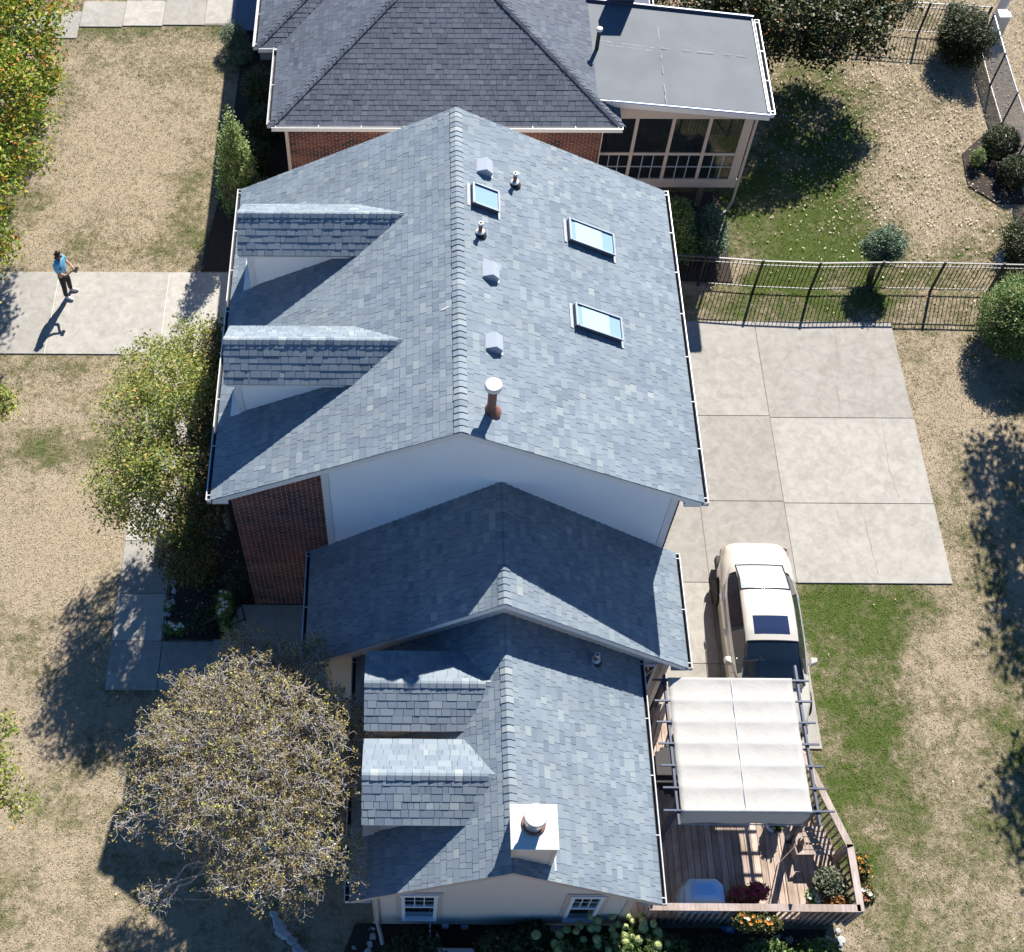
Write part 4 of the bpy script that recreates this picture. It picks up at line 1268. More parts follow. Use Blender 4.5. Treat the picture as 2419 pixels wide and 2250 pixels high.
# big maple at the left edge
tree('maple_tree', 'large green maple with orange tinged leaves at the left edge above the concrete drive', 'tree', (-14.0, 25.9),
     [(-11.1, 33.6, 4.6, 1.5, 1.8, 1.2), (-11.8, 31.0, 5.2, 1.9, 1.9, 1.5), (-11.0, 28.6, 5.2, 1.5, 1.4, 1.3), (-10.5, 27.0, 4.7, 1.1, .9, .9), (-11.1, 25.2, 5.2, 1.5, 1.2, 1.2), (-10.2, 24.0, 4.6, .85, .7, .7),
      (-10.9, 22.7, 5.0, 1.25, 1.4, 1.2), (-10.6, 20.9, 4.3, .8, .8, .8), (-10.15, 26.0, 4.4, .65, .6, .5), (-9.8, 25.0, 4.6, .4, .4, .3), (-10.2, 28.2, 4.7, .5, .5, .4), (-12.6, 27, 6.2, 2.6, 4.5, 1.5), (-10.75, 19.8, 4.1, .5, .6, .5)],
     1500, 40, .17, .105, LG_maple, M['bark'], .009, shell=.55)
# lower limbs of street trees at the left edge
for (lps, lab) in (([(8, 950, 3.4, .33, .45, .3), (-60, 960, 3.6, .6, .6, .4)], 'street tree at the left edge beside the pale lawn, only twig ends in view'),
                   ([(40, 1900, 3.6, .38, .33, .25), (0, 1820, 3.8, .4, .6, .35), (25, 1720, 3.5, .2, .25, .2), (-70, 1850, 4.0, .7, .9, .5)], 'street tree at the left edge near the bottom, thin leafy limb reaching in')):
    L_ = [(*at(u_, v_, z_), a_, b_, c_) for (u_, v_, z_, a_, b_, c_) in lps]
    bx_ = L_[-1][0] - 1.2, L_[-1][1] + .2
    tree('street_tree', lab, 'tree', bx_, L_ + [(bx_[0], bx_[1], 4.4, 1.0, 1.0, .8)], 420, 11, .09, .08, LG_birch, M['bark'], .006)

# light yellow green tree by the front wall and the darker one behind it
tree('young_tree', 'airy yellow green tree in the bed between front walk and dormers', 'tree', (-5.4, 16.6),
     [(-5.88, 17.55, 4.0, 1.0, .9, .7), (-6.18, 16.15, 4.2, 1.0, 1.0, .7), (-5.38, 16.55, 4.7, .85, 1.0, .6), (-6.33, 14.85, 3.8, .95, .85, .7), (-5.48, 14.85, 4.2, .9, .8, .6), (-5.68, 13.95, 3.4, .75, .6, .6), (-5.08, 18.35, 4.1, .8, .6, .5), (-6.48, 15.55, 3.4, .6, .7, .5), (-6.78, 14.25, 3.2, .45, .4, .35)],
     950, 26, .12, .066, LG_birch, M['bark_pale'], .0055, shell=.3)
tree('young_tree', 'dark bronze leaved tree squeezed between the pale tree and the front wall', 'tree', (-4.6, 15.6),
     [(-4.65, 18.0, 3.9, .55, .8, .8), (-4.6, 16.6, 3.9, .55, 1.0, .9), (-4.75, 15.3, 3.8, .6, 1.0, .9), (-4.9, 14.0, 3.3, .6, .8, .8), (-5.1, 13.4, 2.6, .7, .6, .6)],
     700, 24, .13, .06, LG_birch2, M['bark'], .0055, shell=.3)
# bare-ish tree at the lower left
T3c = np.array([-3.10, 7.9, 3.1])
lm = []
for i in range(46):
    a = i * 2.39996; r = math.sqrt((i + .5) / 46)
    w9 = random.uniform(.86, 1.13) if r > .75 else 1; x_ = T3c[0] + math.cos(a) * r * 2.1 * w9; y_ = T3c[1] + .25 + math.sin(a) * r * 2.6 * w9
    if y_ < 6.6: x_ = T3c[0] + .35 + (x_ - T3c[0]) * .82
    lm.append((x_, y_, 3.0 + 1.75 * math.sqrt(max(0, 1 - r * r * .92)) + random.uniform(-.25, .1), .52, .52, .34))
lm += [(-3.2, 7.8, 3.3, 1.6, 2.0, .7), (-2.1, 10.5, 3.9, .4, .5, .3), (-5.5, 7.1, 3.6, .45, .4, .25), (-5.3, 8.3, 3.7, .4, .4, .25), (-4.7, 9.9, 3.7, .35, .4, .25), (-1.2, 6.3, 3.7, .35, .4, .25), (-4.9, 5.7, 3.4, .35, .3, .2), (-1.35, 9.0, 3.9, .4, .5, .3), (-3.0, 10.6, 3.7, .5, .4, .3)]
tree('bare_tree', 'broad thinning tree with pale grey twigs and olive brown leaves beside the lower wing', 'tree', (-3.1, 7.3), lm,
     2700, 10, .036, .040, LG_sparse, M['bark_twig'], .0078, shell=.2, aspect=.8, wob=.2, trunk=1.1, power=.34, spurs=3, leafy=.62)
# columnar shrub at the gap between the houses
tree('columnar_shrub', 'tall narrow bright green shrub at the corner gap between the two houses', 'shrub', (-5.15, 26.1),
     [(-5.1, 26.1, 1.1, .56, .56, 1.0), (-5.05, 26.1, 2.0, .48, .48, .85), (-5.05, 26.1, 2.8, .34, .34, .6), (-5.05, 26.1, 3.4, .19, .19, .4), (-5.05, 26.1, 3.8, .09, .09, .25)], 800, 13, .07, .065, LG_conif, M['bark'], .004, shell=.75, zmin=.1)
tree('columnar_shrub', 'short dark shrub on the bed hard behind the tall narrow shrub', 'shrub', (-4.5, 25.6), [(-4.4, 25.4, 1.0, .55, .7, .9)], 400, 12, .07, .06, LG_bed, M['bark'], .004, shell=.6, zmin=.1)
# dark tree beyond the flat roof
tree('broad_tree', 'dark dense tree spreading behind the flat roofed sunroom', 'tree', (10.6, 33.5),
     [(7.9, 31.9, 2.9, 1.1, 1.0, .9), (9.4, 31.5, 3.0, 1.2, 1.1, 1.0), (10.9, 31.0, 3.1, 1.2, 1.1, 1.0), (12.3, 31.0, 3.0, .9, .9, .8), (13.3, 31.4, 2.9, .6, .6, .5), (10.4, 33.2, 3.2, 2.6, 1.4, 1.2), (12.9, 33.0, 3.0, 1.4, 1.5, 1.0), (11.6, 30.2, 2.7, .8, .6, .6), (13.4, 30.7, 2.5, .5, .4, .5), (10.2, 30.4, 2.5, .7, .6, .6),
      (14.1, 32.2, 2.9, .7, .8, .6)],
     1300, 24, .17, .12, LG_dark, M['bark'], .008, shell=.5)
# trees standing right of the picture whose shade falls on the right lawn
tree('shade_tree', 'broad tree beyond the right lawn, shading its edge from outside the picture', 'tree', (19.2, 19.6),
     [(17.3, 23.0, 5.7, 1.0, 1.5, 1.2), (17.5, 20.6, 5.6, 1.4, 1.4, 1.3), (16.7, 18.8, 5.3, .9, 1.0, 1.0), (19.0, 18.2, 5.6, 1.8, 1.8, 1.4), (17.6, 22.3, 5.4, .9, 1.1, .9), (19.8, 20.8, 6, 2, 2, 1.4)], 700, 22, .2, .15, LG_dark, M['bark'], .009, shell=.5)
tree('shade_tree', 'second tree further down beyond the right lawn, outside the picture', 'tree', (18.6, 13.2),
     [(16.2, 14.6, 5.6, 1.1, 1.3, 1.1), (16.6, 12.6, 5.4, 1.2, 1.6, 1.2), (16.3, 10.6, 5.0, .9, 1.0, .8), (18.8, 13.5, 6, 2, 2, 1.4)], 600, 22, .2, .15, LG_dark, M['bark'], .009, shell=.5)

# shrubs
tree('round_shrub', 'big round blue green shrub at the right edge below the black fence', 'shrub', (16.25, 21.6), [(16.2, 21.6, .95, 1.15, 1.1, .9)] + rand_lumps((16.15, 21.7, 1.0), (.95, .9, .7), 14, .38, 4), 2600, 12, .07, .075, LG_bush, M['bark'], .004, shell=.82, zmin=.1, aspect=.35)
tree('topiary_shrub', 'clipped round blue green shrub on a bare stem behind the black fence', 'shrub', (12.86, 23.95), [(12.85, 23.95, 1.1, .55, .48, .42)] + rand_lumps((12.85, 23.95, 1.2), (.55, .45, .3), 10, .2, 6), 900, 12, .05, .05, LG_blue, M['bark'], .004, shell=.8, zmin=.3, trunk=.45)
tree('spiky_shrub', 'spiky upright evergreen in the far corner of the fenced lawn', 'shrub', (17.25, 32.9), [(17.1, 33.0, .8, .75, .85, .8)] + rand_lumps((17.15, 32.95, .95), (.9, 1.0, .8), 12, .26, 5), 1500, 10, .09, .11, LG_box, M['bark'], .004, shell=.55, zmin=.1, aspect=.25)
tree('boxwood', 'upper of two clipped dark boxwoods by the chain link fence', 'shrub', (17.45, 28.7), [(17.45, 28.7, .42, .52, .52, .42)], 900, 12, .03, .04, LG_box, M['bark'], .003, shell=.85, zmin=.05)
tree('boxwood', 'lower of two clipped dark boxwoods by the chain link fence', 'shrub', (17.6, 27.5), [(17.6, 27.5, .42, .46, .5, .42)], 800, 12, .03, .04, LG_box, M['bark'], .003, shell=.85, zmin=.05)
tree('small_conifer', 'tiny yellow green conifer left of the two boxwoods', 'shrub', (16.7, 28.2), [(16.7, 28.2, .3, .2, .22, .3)], 220, 12, .03, .035, LG_conif, M['bark'], .003, shell=.7, zmin=.05)
tree('stone_bed_shrub', 'dark shrub with purple shade at the right edge behind the black fence', 'shrub', (17.0, 24.6), [(17.1, 24.5, .6, .6, .9, .55)], 600, 12, .06, .06, LG_box, M['bark'], .003, shell=.6, zmin=.05)
tree('foundation_shrub', 'upright green shrub below the sunroom corner, left of its post', 'shrub', (7.4, 25.1), [(7.35, 25.0, .8, .45, .8, .7), (7.5, 24.6, .5, .5, .6, .45)], 700, 13, .06, .065, LG_bush, M['bark'], .004, shell=.6, zmin=.1)
tree('foundation_shrub', 'loose green vine shrub below the sunroom corner, right of its post', 'shrub', (8.3, 24.9), [(8.35, 24.9, .6, .4, .9, .55)], 560, 13, .06, .06, LG_blue, M['bark'], .004, shell=.5, zmin=.1)
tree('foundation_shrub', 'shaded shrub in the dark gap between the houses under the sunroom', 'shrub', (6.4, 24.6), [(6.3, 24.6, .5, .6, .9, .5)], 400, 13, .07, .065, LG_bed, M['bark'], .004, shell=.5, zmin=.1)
tree('juniper_shrub', 'low blue green juniper beside the neighbour walk and stoop', 'shrub', (-5.75, 33.2), [(-5.85, 33.2, .45, .42, .5, .38), (-5.6, 32.7, .3, .4, .5, .3)], 700, 11, .05, .06, LG_blue, M['bark'], .003, shell=.6, zmin=.05, aspect=.3)
for i, (x_, y_, z_, r_, lab) in enumerate([(-4.75, 30.6, .7, .6, 'dark rounded shrub on the shaded bed, nearest the neighbour stoop'), (-4.6, 29.2, .6, .55, 'dark shrub on the shaded bed below the roof corner step'), (-4.8, 27.9, .5, .5, 'dark shrub on the shaded bed above the tall narrow shrub')]):
    tree('bed_shrub', lab, 'shrub', (x_, y_), [(x_, y_, z_, r_, r_, z_ * .85)], 420, 12, .06, .06, LG_bed, M['bark'], .004, shell=.6, zmin=.05)

# plants in the front bed
for i, (x_, y_, z_, r_, mt, lab) in enumerate([(-4.3, 19.6, .5, .45, LG_bed, 'low shrub at the top of the front bed by the drive'), (-4.5, 17.8, .5, .5, LG_bed, 'low shrub in the front bed under the darker tree'),
        (-4.2, 13.9, .5, .42, LG_bed, 'leafy shrub by the brick corner in the front bed'), (-5.0, 12.95, .25, .35, LG_bed, 'small leafy perennial in the middle of the dark bed'), (-5.2, 14.3, .2, .4, LG_birch2, 'brownish perennial in the dark bed'),
        (-4.6, 13.2, .22, .4, LG_birch2, 'brownish perennial near the porch edge')]):
    tree('bed_plant', lab, 'plant', (x_, y_), [(x_, y_, z_, r_, r_, z_ * .8)], 150, 10, .05, .055, mt, M['bark'], .003, shell=.4, zmin=.05)


def flowers(parent_name, label, cat, base, lumps, ntips, per, mleaf, petals, group=None, size=.05, pz=.0):
    """plant with leaves and petals; petals = (material, count, size, name)"""
    t = thing(parent_name, label, cat, (base[0], base[1], base[2]), group=group)
    tips = lump_points(lumps, ntips, .4) - np.array(base)
    V, F = branches(np.array([0, 0, 0.0]), tips, .003, .12); tri_mesh('stem', V, F, LG_bed, t)
    V, F = leaves(tips, per, .035, size); tri_mesh('foliage', V, F, mleaf, t)
    for (mt, cnt, s_, nm) in petals:
        top = tips[np.argsort(-(tips[:, 2] + rng.normal(0, .06, len(tips))))][:cnt]
        n_ = len(top)
        for q in top:
            mb = MB(); c = Vector(q) + Vector((0, 0, .03))
            for j in range(7):
                a = j * .9; d = Vector((math.cos(a), math.sin(a), random.uniform(-.1, .5))).normalized() * s_; w_ = Vector((-math.sin(a), math.cos(a), .2)) * s_ * .45
                mb.add([c, c + d * .6 + w_, c + d, c + d * .6 - w_], [(0, 1, 2, 3)])
            mb.build(nm, mt, t)
    return t


flowers('flower_shrub', 'slender shrub of pale blossoms on a black stand by the porch edge', 'plant', (-4.42, 12.55, .03), [(-4.4, 12.95, 1.1, .18, .35, .3), (-4.3, 12.5, .8, .2, .25, .25)], 220, 8, LG_bush, [(FL_wh, 14, .045, 'flower')])
flowers('flower_plant', 'low plant with white flowers at the inner corner of the walk', 'plant', (-5.75, 12.72, .03), [(-5.7, 12.75, .22, .28, .16, .14)], 90, 8, LG_bush, [(FL_wh, 9, .05, 'flower')])
flowers('flower_plant', 'small white flowering plant on the stone border halfway along the bed', 'plant', (-5.95, 13.35, .03), [(-5.92, 13.35, .15, .1, .1, .08)], 40, 7, LG_bush, [(FL_wh, 5, .05, 'flower')])

# hydrangea with green cream heads
hy = [(1030, 295), (1102, 352), (1252, 298), (1440, 302), (1578, 300), (752, 455), (858, 475), (895, 410), (1090, 440), (1025, 440), (1258, 457), (1322, 400), (1402, 425), (1490, 367), (1610, 370), (1720, 390), (1610, 440), (672, 510), (410, 515), (937, 568),
      (1090, 565), (1287, 532), (1395, 535), (1465, 535), (1660, 563), (1770, 520), (1765, 480), (620, 615), (688, 620), (1103, 628), (1300, 610), (1410, 600), (1558, 575), (1765, 590), (1770, 635), (655, 690), (790, 695), (1222, 680), (1328, 680), (1460, 650), (1740, 695), (1882, 622)]
hyd = thing('hydrangea', 'hydrangea with pale green flower heads under the right hand window of the lower wing', 'plant', (3.9, 5.2, .03))
tips = lump_points([(3.3, 5.2, .7, 1.0, .5, .4), (4.5, 5.3, .8, .9, .55, .45), (5.3, 5.2, .6, .5, .5, .35), (3.9, 4.6, .7, 1.6, .6, .4)], 900, .4) - np.array([3.9, 5.2, .03])
V, F = branches(np.array([0, 0, 0.]), tips, .004, .1); tri_mesh('stem', V, F, LG_bed, hyd)
V, F = leaves(tips, 7, .06, .12); tri_mesh('foliage', V, F, leaf_mat('hydrangea_leaf', [(0, (.03, .06, .015)), (1, (.09, .15, .04))], .2), hyd)
HYM = leaf_mat('hydrangea_head', [(0, (.30, .38, .14)), (1, (.55, .58, .30))], .15)
mb = MB()
for i in range(170):
    z_ = 1 - 2 * (i + .5) / 170; a = i * 2.39996; r_ = math.sqrt(1 - z_ * z_)
    n_ = Vector((r_ * math.cos(a), r_ * math.sin(a), z_)); c = n_ * random.uniform(.085, .105)
    t1 = n_.cross(Vector((0, .3, 1))).normalized() * .024; t2 = n_.cross(t1).normalized() * .024
    mb.add([c + t1, c + t2 + n_ * .006, c - t1, c - t2 + n_ * .006], [(0, 1, 2, 3)])
head0 = None
for (u_, v_) in hy:
    p_ = at(1180 + u_ / 4.733, 2100 + v_ / 4.733, 1.05 + random.uniform(-.12, .12)) - np.array([3.9, 5.2, .03])
    if head0 is None: head0 = mb.build('flower_head', HYM, hyd); o = head0
    else: o = head0.copy(); COL.objects.link(o)
    o.location = p_; s_ = random.uniform(.7, 1.0); o.scale = (s_, s_, s_ * .8); o.rotation_euler = (random.random(), random.random(), random.random() * 6)

for i, (x_, y_, z_, r_, mt, lab) in enumerate([(0.05, 5.3, .55, .6, LG_bed, 'dark leafy shrub left of the air conditioner below the lower wing'), (1.85, 5.35, .6, .55, LG_bed, 'dark leafy shrub right of the air conditioner under the wall'),
        (2.4, 5.6, .55, .45, LG_bed, 'dark fern like shrub against the wall between the two windows'), (6.1, 5.2, .4, .7, LG_bed, 'low shaded plants below the deck rail near the lower wing'), (7.3, 5.2, .4, .6, LG_bush, 'green shrub below the hanging marigold basket'), (8.4, 5.3, .35, .5, LG_bush, 'sunlit leafy plant below the corner of the deck rail')]):
    tree('bed_shrub', lab, 'shrub', (x_, y_), [(x_, y_, z_, r_, r_ * .8, z_ * .8)], 420, 11, .06, .07, mt, M['bark'], .004, shell=.5, zmin=.05)

# stones
def stone_obj(p, r, parent, h=.6):
    mb = MB(); n = 8; rr = random.Random(int(p[0] * 1000 + p[1] * 77))
    ang = [2 * math.pi * k / n + rr.uniform(-.25, .25) for k in range(n)]; rad = [r * rr.uniform(.65, 1.2) for _ in range(n)]
    el = rr.uniform(1, 1.5); rot = rr.uniform(0, 3)
    def pt(a, q, z): x = math.cos(a) * q * el; y = math.sin(a) * q; return (p[0] + x * math.cos(rot) - y * math.sin(rot), p[1] + x * math.sin(rot) + y * math.cos(rot), z)
    lo = [pt(a, q, -.02) for a, q in zip(ang, rad)]; mi = [pt(a, q * .95, r * h * .6) for a, q in zip(ang, rad)]; hi = [pt(a, q * .6, r * h + rr.uniform(-.01, .02)) for a, q in zip(ang, rad)]
    fs = [(i, (i + 1) % n, n + (i + 1) % n, n + i) for i in range(n)] + [(n + i, n + (i + 1) % n, 2 * n + (i + 1) % n, 2 * n + i) for i in range(n)] + [tuple(2 * n + i for i in range(n))]
    return mb.add(lo + mi + hi, fs, rr.random()).build('stone', M['stone'], parent)


sb = thing('stone_border', 'row of pale rough stones edging the dark bed beside the front walk', 'edging', (0, 0, 0))
y_ = 12.62
while y_ < 15.2:
    stone_obj((-5.88 + random.uniform(-.04, .05), y_), random.uniform(.07, .12), sb); y_ += random.uniform(.13, .22)
for k in range(9): stone_obj((-5.75 + k * .15 + random.uniform(-.03, .03), 12.62 + random.uniform(-.02, .05)), random.uniform(.045, .085), sb) if k not in (3, 4) else None
for k in range(5): stone_obj((-5.7 + random.uniform(-.03, .1), 13.7 + random.uniform(-.3, .3)), random.uniform(.05, .08), sb)
sb2 = thing('stone_border', 'curved line of pale bluish stones under the thinning tree at the bottom', 'edging', (0, 0, 0))
for (u_, v_, r_) in [(648, 2160, .13), (655, 2178, .16), (662, 2196, .17), (676, 2210, .15), (690, 2222, .17), (702, 2238, .15), (712, 2252, .14), (878, 2196, .10), (880, 2214, .12), (874, 2230, .11), (870, 2246, .13), (835, 2240, .1), (842, 2258, .12)]:
    p_ = at(u_, v_, .05); stone_obj(p_, r_ * .8, sb2)
sb3 = thing('stone_border', 'scattered white rocks on the bed below the deck corner', 'edging', (0, 0, 0))
for (u_, v_, r_) in [(1800, 2228, .12), (1833, 2218, .1), (1865, 2222, .11), (1955, 2225, .13), (1975, 2235, .15), (1965, 2248, .15), (1990, 2222, .09), (1940, 2240, .1), (1930, 2218, .07), (1910, 2208, .06), (1980, 2200, .07), (1950, 2205, .06), (1835, 2245, .08)]:
    stone_obj(at(u_, v_, .05), r_, sb3)
sb4 = thing('stone_border', 'pale stones around the bed at the right edge behind the black fence', 'edging', (0, 0, 0))
for (u_, v_, r_) in [(2362, 615, .12), (2368, 603, .12), (2378, 597, .12), (2390, 594, .1), (2360, 630, .1), (2385, 604, .09)]: stone_obj(at(u_, v_, .05), r_, sb4)
# flagstone at the sunroom corner
fs_ = MB().prism([tuple(at(u_, v_)[:2]) for (u_, v_) in ((1656, 560), (1668, 545), (1690, 528), (1705, 530), (1702, 548), (1684, 568), (1660, 573))], -.03, .04).build('flagstone', M['concrete'])
tag(fs_, 'cracked pale flagstone slab lying below the sunroom corner by the fence', 'paving stone')

# ------------------------------------------------------------------ fences
def iron_fence(label, pts, h=1.22, sp=.112, posts=True, zb=.10):
    f = thing('metal_fence', label, 'fence', (pts[0][0], pts[0][1], 0))
    o = Vector((pts[0][0], pts[0][1], 0))
    pk = None; n = 0; stuff = MB()
    for a, b in zip(pts, pts[1:]):
        a = Vector((*a, 0)) - o; b = Vector((*b, 0)) - o; d = b - a; L = d.length; d.normalize()
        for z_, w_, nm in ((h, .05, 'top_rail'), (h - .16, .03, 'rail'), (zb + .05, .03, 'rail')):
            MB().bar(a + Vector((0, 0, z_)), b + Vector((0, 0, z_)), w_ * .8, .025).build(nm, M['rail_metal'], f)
        k = int(L / sp)
        for i in range(1, k):
            p = a + d * (i * sp)
            if pk is None:
                pk = MB().box(-.008, .008, -.008, .008, zb, h - .013).build('picket', M['black'], f); pk.location = p
            elif n < 299:
                c = pk.copy(); COL.objects.link(c); c.location = p
            else: stuff.box(p.x - .008, p.x + .008, p.y - .008, p.y + .008, zb, h - .013)
            n += 1
        MB().box(a.x - .03, a.x + .03, a.y - .03, a.y + .03, 0, h + .04).build('post', M['black'], f)
    MB().box(b.x - .03, b.x + .03, b.y - .03, b.y + .03, 0, h + .04).build('post', M['black'], f)
    if stuff.v: stuff.build('picket', M['black'], f, kind='stuff')
    return f


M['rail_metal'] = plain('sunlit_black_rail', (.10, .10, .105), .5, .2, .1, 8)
iron_fence('black metal picket fence behind the wide concrete driveway', [(5.7, 23.62), (7.9, 23.47), (9.45, 23.33), (11.0, 23.26), (12.72, 23.30), (14.38, 23.29), (15.97, 23.25), (18.5, 23.2)])
iron_fence('black metal picket fence along the far end of the back lawn at the top', [(7.6, 34.5), (9.3, 34.4), (11.0, 34.3), (12.7, 34.2), (14.42, 34.09), (16.12, 33.92), (18.0, 33.75)], zb=.1)

cf = thing('chain_link_fence', 'chain link fence with black posts along the right side of the back lawn', 'fence', (18, 33.4, 0))
o_ = Vector((18, 33.4, 0))
cp = [Vector((18.0, 33.4, 0)), Vector((17.93, 31.6, 0)), Vector((17.9, 29.9, 0)), Vector((17.87, 28.2, 0)), Vector((17.84, 26.5, 0)), Vector((17.8, 23.4, 0))]
for a, b in zip(cp, cp[1:]):
    a = a - o_; b = b - o_; d = (b - a); L = d.length; d.normalize()
    MB().tube([a + Vector((0, 0, 1.22)), b + Vector((0, 0, 1.22))], .022, 8).build('top_rail', M['steel'], cf)
    MB().tube([a, a + Vector((0, 0, 1.27))], .03, 8).build('post', M['black'], cf)
    MB().bar(a + Vector((0, 0, .04)), b + Vector((0, 0, .04)), .012, .012).build('bottom_wire', M['steel'], cf)
    wm = MB(); n_ = int(L / .075)
    for i in range(-16, n_ + 16):
        for s_ in (1, -1):
            u0 = i * .075; u1 = u0 + s_ * 1.16
            z0, z1 = .04, 1.20
            lo, hi = min(u0, u1), max(u0, u1)
            if hi < 0 or lo > L: continue
            t0, t1 = 0, 1
            if s_ > 0: t0 = max(0, -u0 / 1.16); t1 = min(1, (L - u0) / 1.16)
            else: t0 = max(0, (u0 - L) / 1.16); t1 = min(1, u0 / 1.16)
            if t1 - t0 < .03: continue
            p = a + d * (u0 + (u1 - u0) * t0) + Vector((0, 0, z0 + (z1 - z0) * t0)); q = a + d * (u0 + (u1 - u0) * t1) + Vector((0, 0, z0 + (z1 - z0) * t1))
            wm.bar(p, q, .008, .008)
    wm.build('wire_mesh', M['steel'], cf, kind='stuff')
MB().tube([cp[-1] - o_, cp[-1] - o_ + Vector((0, 0, 1.27))], .03, 8).build('post', M['black'], cf)

# utility pole foot and pedestal box at the top right
up = thing('utility_pole', 'thick pale grey pole at the top right corner outside the fence', 'pole', (18.75, 34.6, 0))
MB().tube([(0, 0, 0), (.1, .1, 1.1), (.5, .5, 1.7)], .15, 16).build('shaft', M['trim'], up)
pb = thing('utility_box', 'small white pedestal box at the foot of the grey pole', 'box', (18.6, 33.95, 0))
MB().box(-.17, .17, -.17, .17, 0, .78).build('body', M['vent'], pb, bevel=.01)
MB().box(-.19, .19, -.19, .19, .78, .84).build('lid', M['white'], pb, bevel=.01)

# pavement strip beyond the far fence
MB().box(13.6, 15.2, 34.6, 38, -.03, .035).build('pavement', M['concrete_w'], kind='structure')

# ------------------------------------------------------------------ AC unit and oddments by the lower wing
ac = thing('air_conditioner', 'grey air conditioning unit at the bottom edge below the lower wing', 'air conditioner', (.86, 5.02, 0))
MB().box(-.42, .42, -.42, .42, .05, .74).build('cabinet', M['vent'], ac, bevel=.05)
MB().lathe((0, 0, .74), [(.36, 0), (.36, .02), (.33, .025), (.33, .0)], 32).build('fan_ring', M['vent'], ac)
MB().lathe((0, 0, .735), [(.33, 0), (.33, .012)], 32).build('grille_well', M['rubber'], ac)
for k in range(14):
    a = k * math.pi / 14
    MB().bar((.33 * math.cos(a), .33 * math.sin(a), .765), (-.33 * math.cos(a), -.33 * math.sin(a), .765), .006, .006).build('grille_bar', M['vent'], ac)
hr = thing('hose_reel', 'pale blue folding hose stand on the bed under the left window', 'hose stand', (.28, 5.55, 0))
for (x0, x1, y0, y1, z0, z1, nm) in ((-.12, -.09, -.2, .2, 0, .55, 'side_frame'), (.07, .10, -.2, .4, 0, .55, 'side_frame'), (-.09, .07, -.16, -.08, .42, .46, 'crossbar'), (-.09, .07, .1, .16, .50, .54, 'crossbar'), (-.09, .07, -.06, .1, .2, .24, 'shelf')):
    MB().box(x0, x1, y0, y1, z0, z1).build(nm, M['plastic_white'], hr)
gn = thing('garden_ornament', 'small white garden ornament standing on the bed beside the wall box', 'ornament', (.52, 5.78, .03))
MB().lathe((0, 0, 0), [(.05, 0), (.055, .06), (.035, .12), (.03, .15)], 14).build('body', M['white'], gn)
MB().lathe((0, 0, .15), [(.02, 0), (.035, .02), (.035, .05), (.015, .075)], 14).build('head', M['white'], gn)
bl = thing('toy_boat', 'small blue and white item lying on the bed below the deck', 'toy', tuple(at(1717, 2193, .1)))
MB().add([(-.16, .02, 0), (-.02, -.10, 0), (.14, -.10, 0), (.16, .04, 0), (-.16, .02, .03), (-.02, -.10, .04), (.14, -.10, .04), (.16, .04, .03)], [(0, 3, 2, 1), (4, 5, 6, 7), (0, 1, 5, 4), (1, 2, 6, 5), (2, 3, 7, 6), (3, 0, 4, 7)]).build('hull', M['blue_tape'], bl)
MB().box(-.02, .08, -.06, .0, .035, .05).build('deck_plate', M['white'], bl)

# handrails by the porch steps
def handrail(label, a, b, z0, z1, n):
    t = thing('handrail', label, 'handrail', (a[0], a[1], 0)); A = Vector((0, 0, 0)); Bv = Vector((b[0] - a[0], b[1] - a[1], 0))
    MB().bar(A + Vector((0, 0, z0 + .85)), Bv + Vector((0, 0, z1 + .85)), .045, .03).build('top_rail', M['black'], t)
    MB().bar(A + Vector((0, 0, z0 + .12)), Bv + Vector((0, 0, z1 + .12)), .025, .02).build('rail', M['black'], t)
    for i in range(n + 1):
        p = A.lerp(Bv, i / n); z = z0 + (z1 - z0) * i / n
        MB().bar(p + Vector((0, 0, 0 if i in (0, n) else z + .12)), p + Vector((0, 0, z + .84)), .03 if i in (0, n) else .014, .03 if i in (0, n) else .014).build('baluster', M['black'], t)
handrail('black iron handrail on the lower side of the porch steps', (-4.95, 11.2), (-3.6, 11.2), .03, .32, 10)
handrail('black iron handrail on the upper side of the porch steps', (-4.9, 12.56), (-4.0, 12.9), .03, .32, 6)

# ------------------------------------------------------------------ DECK
DZ = .58
deck = thing('wooden_deck', 'raised brown plank deck with slatted railing right of the lower wing', 'deck', (6.8, 8, 0))
dO = Vector((6.8, 8, 0))
poly = [(4.40, 6.1), (8.92, 6.1), (8.92, 7.3), (8.3, 9.2), (7.9, 9.6), (6.95, 9.6), (6.95, 10.6), (4.40, 10.6)]


def yrange(x):
    ys = []
    for (a, b) in zip(poly, poly[1:] + poly[:1]):
        if (a[0] - x) * (b[0] - x) < 0: ys.append(a[1] + (b[1] - a[1]) * (x - a[0]) / (b[0] - a[0]))
    return min(ys), max(ys)


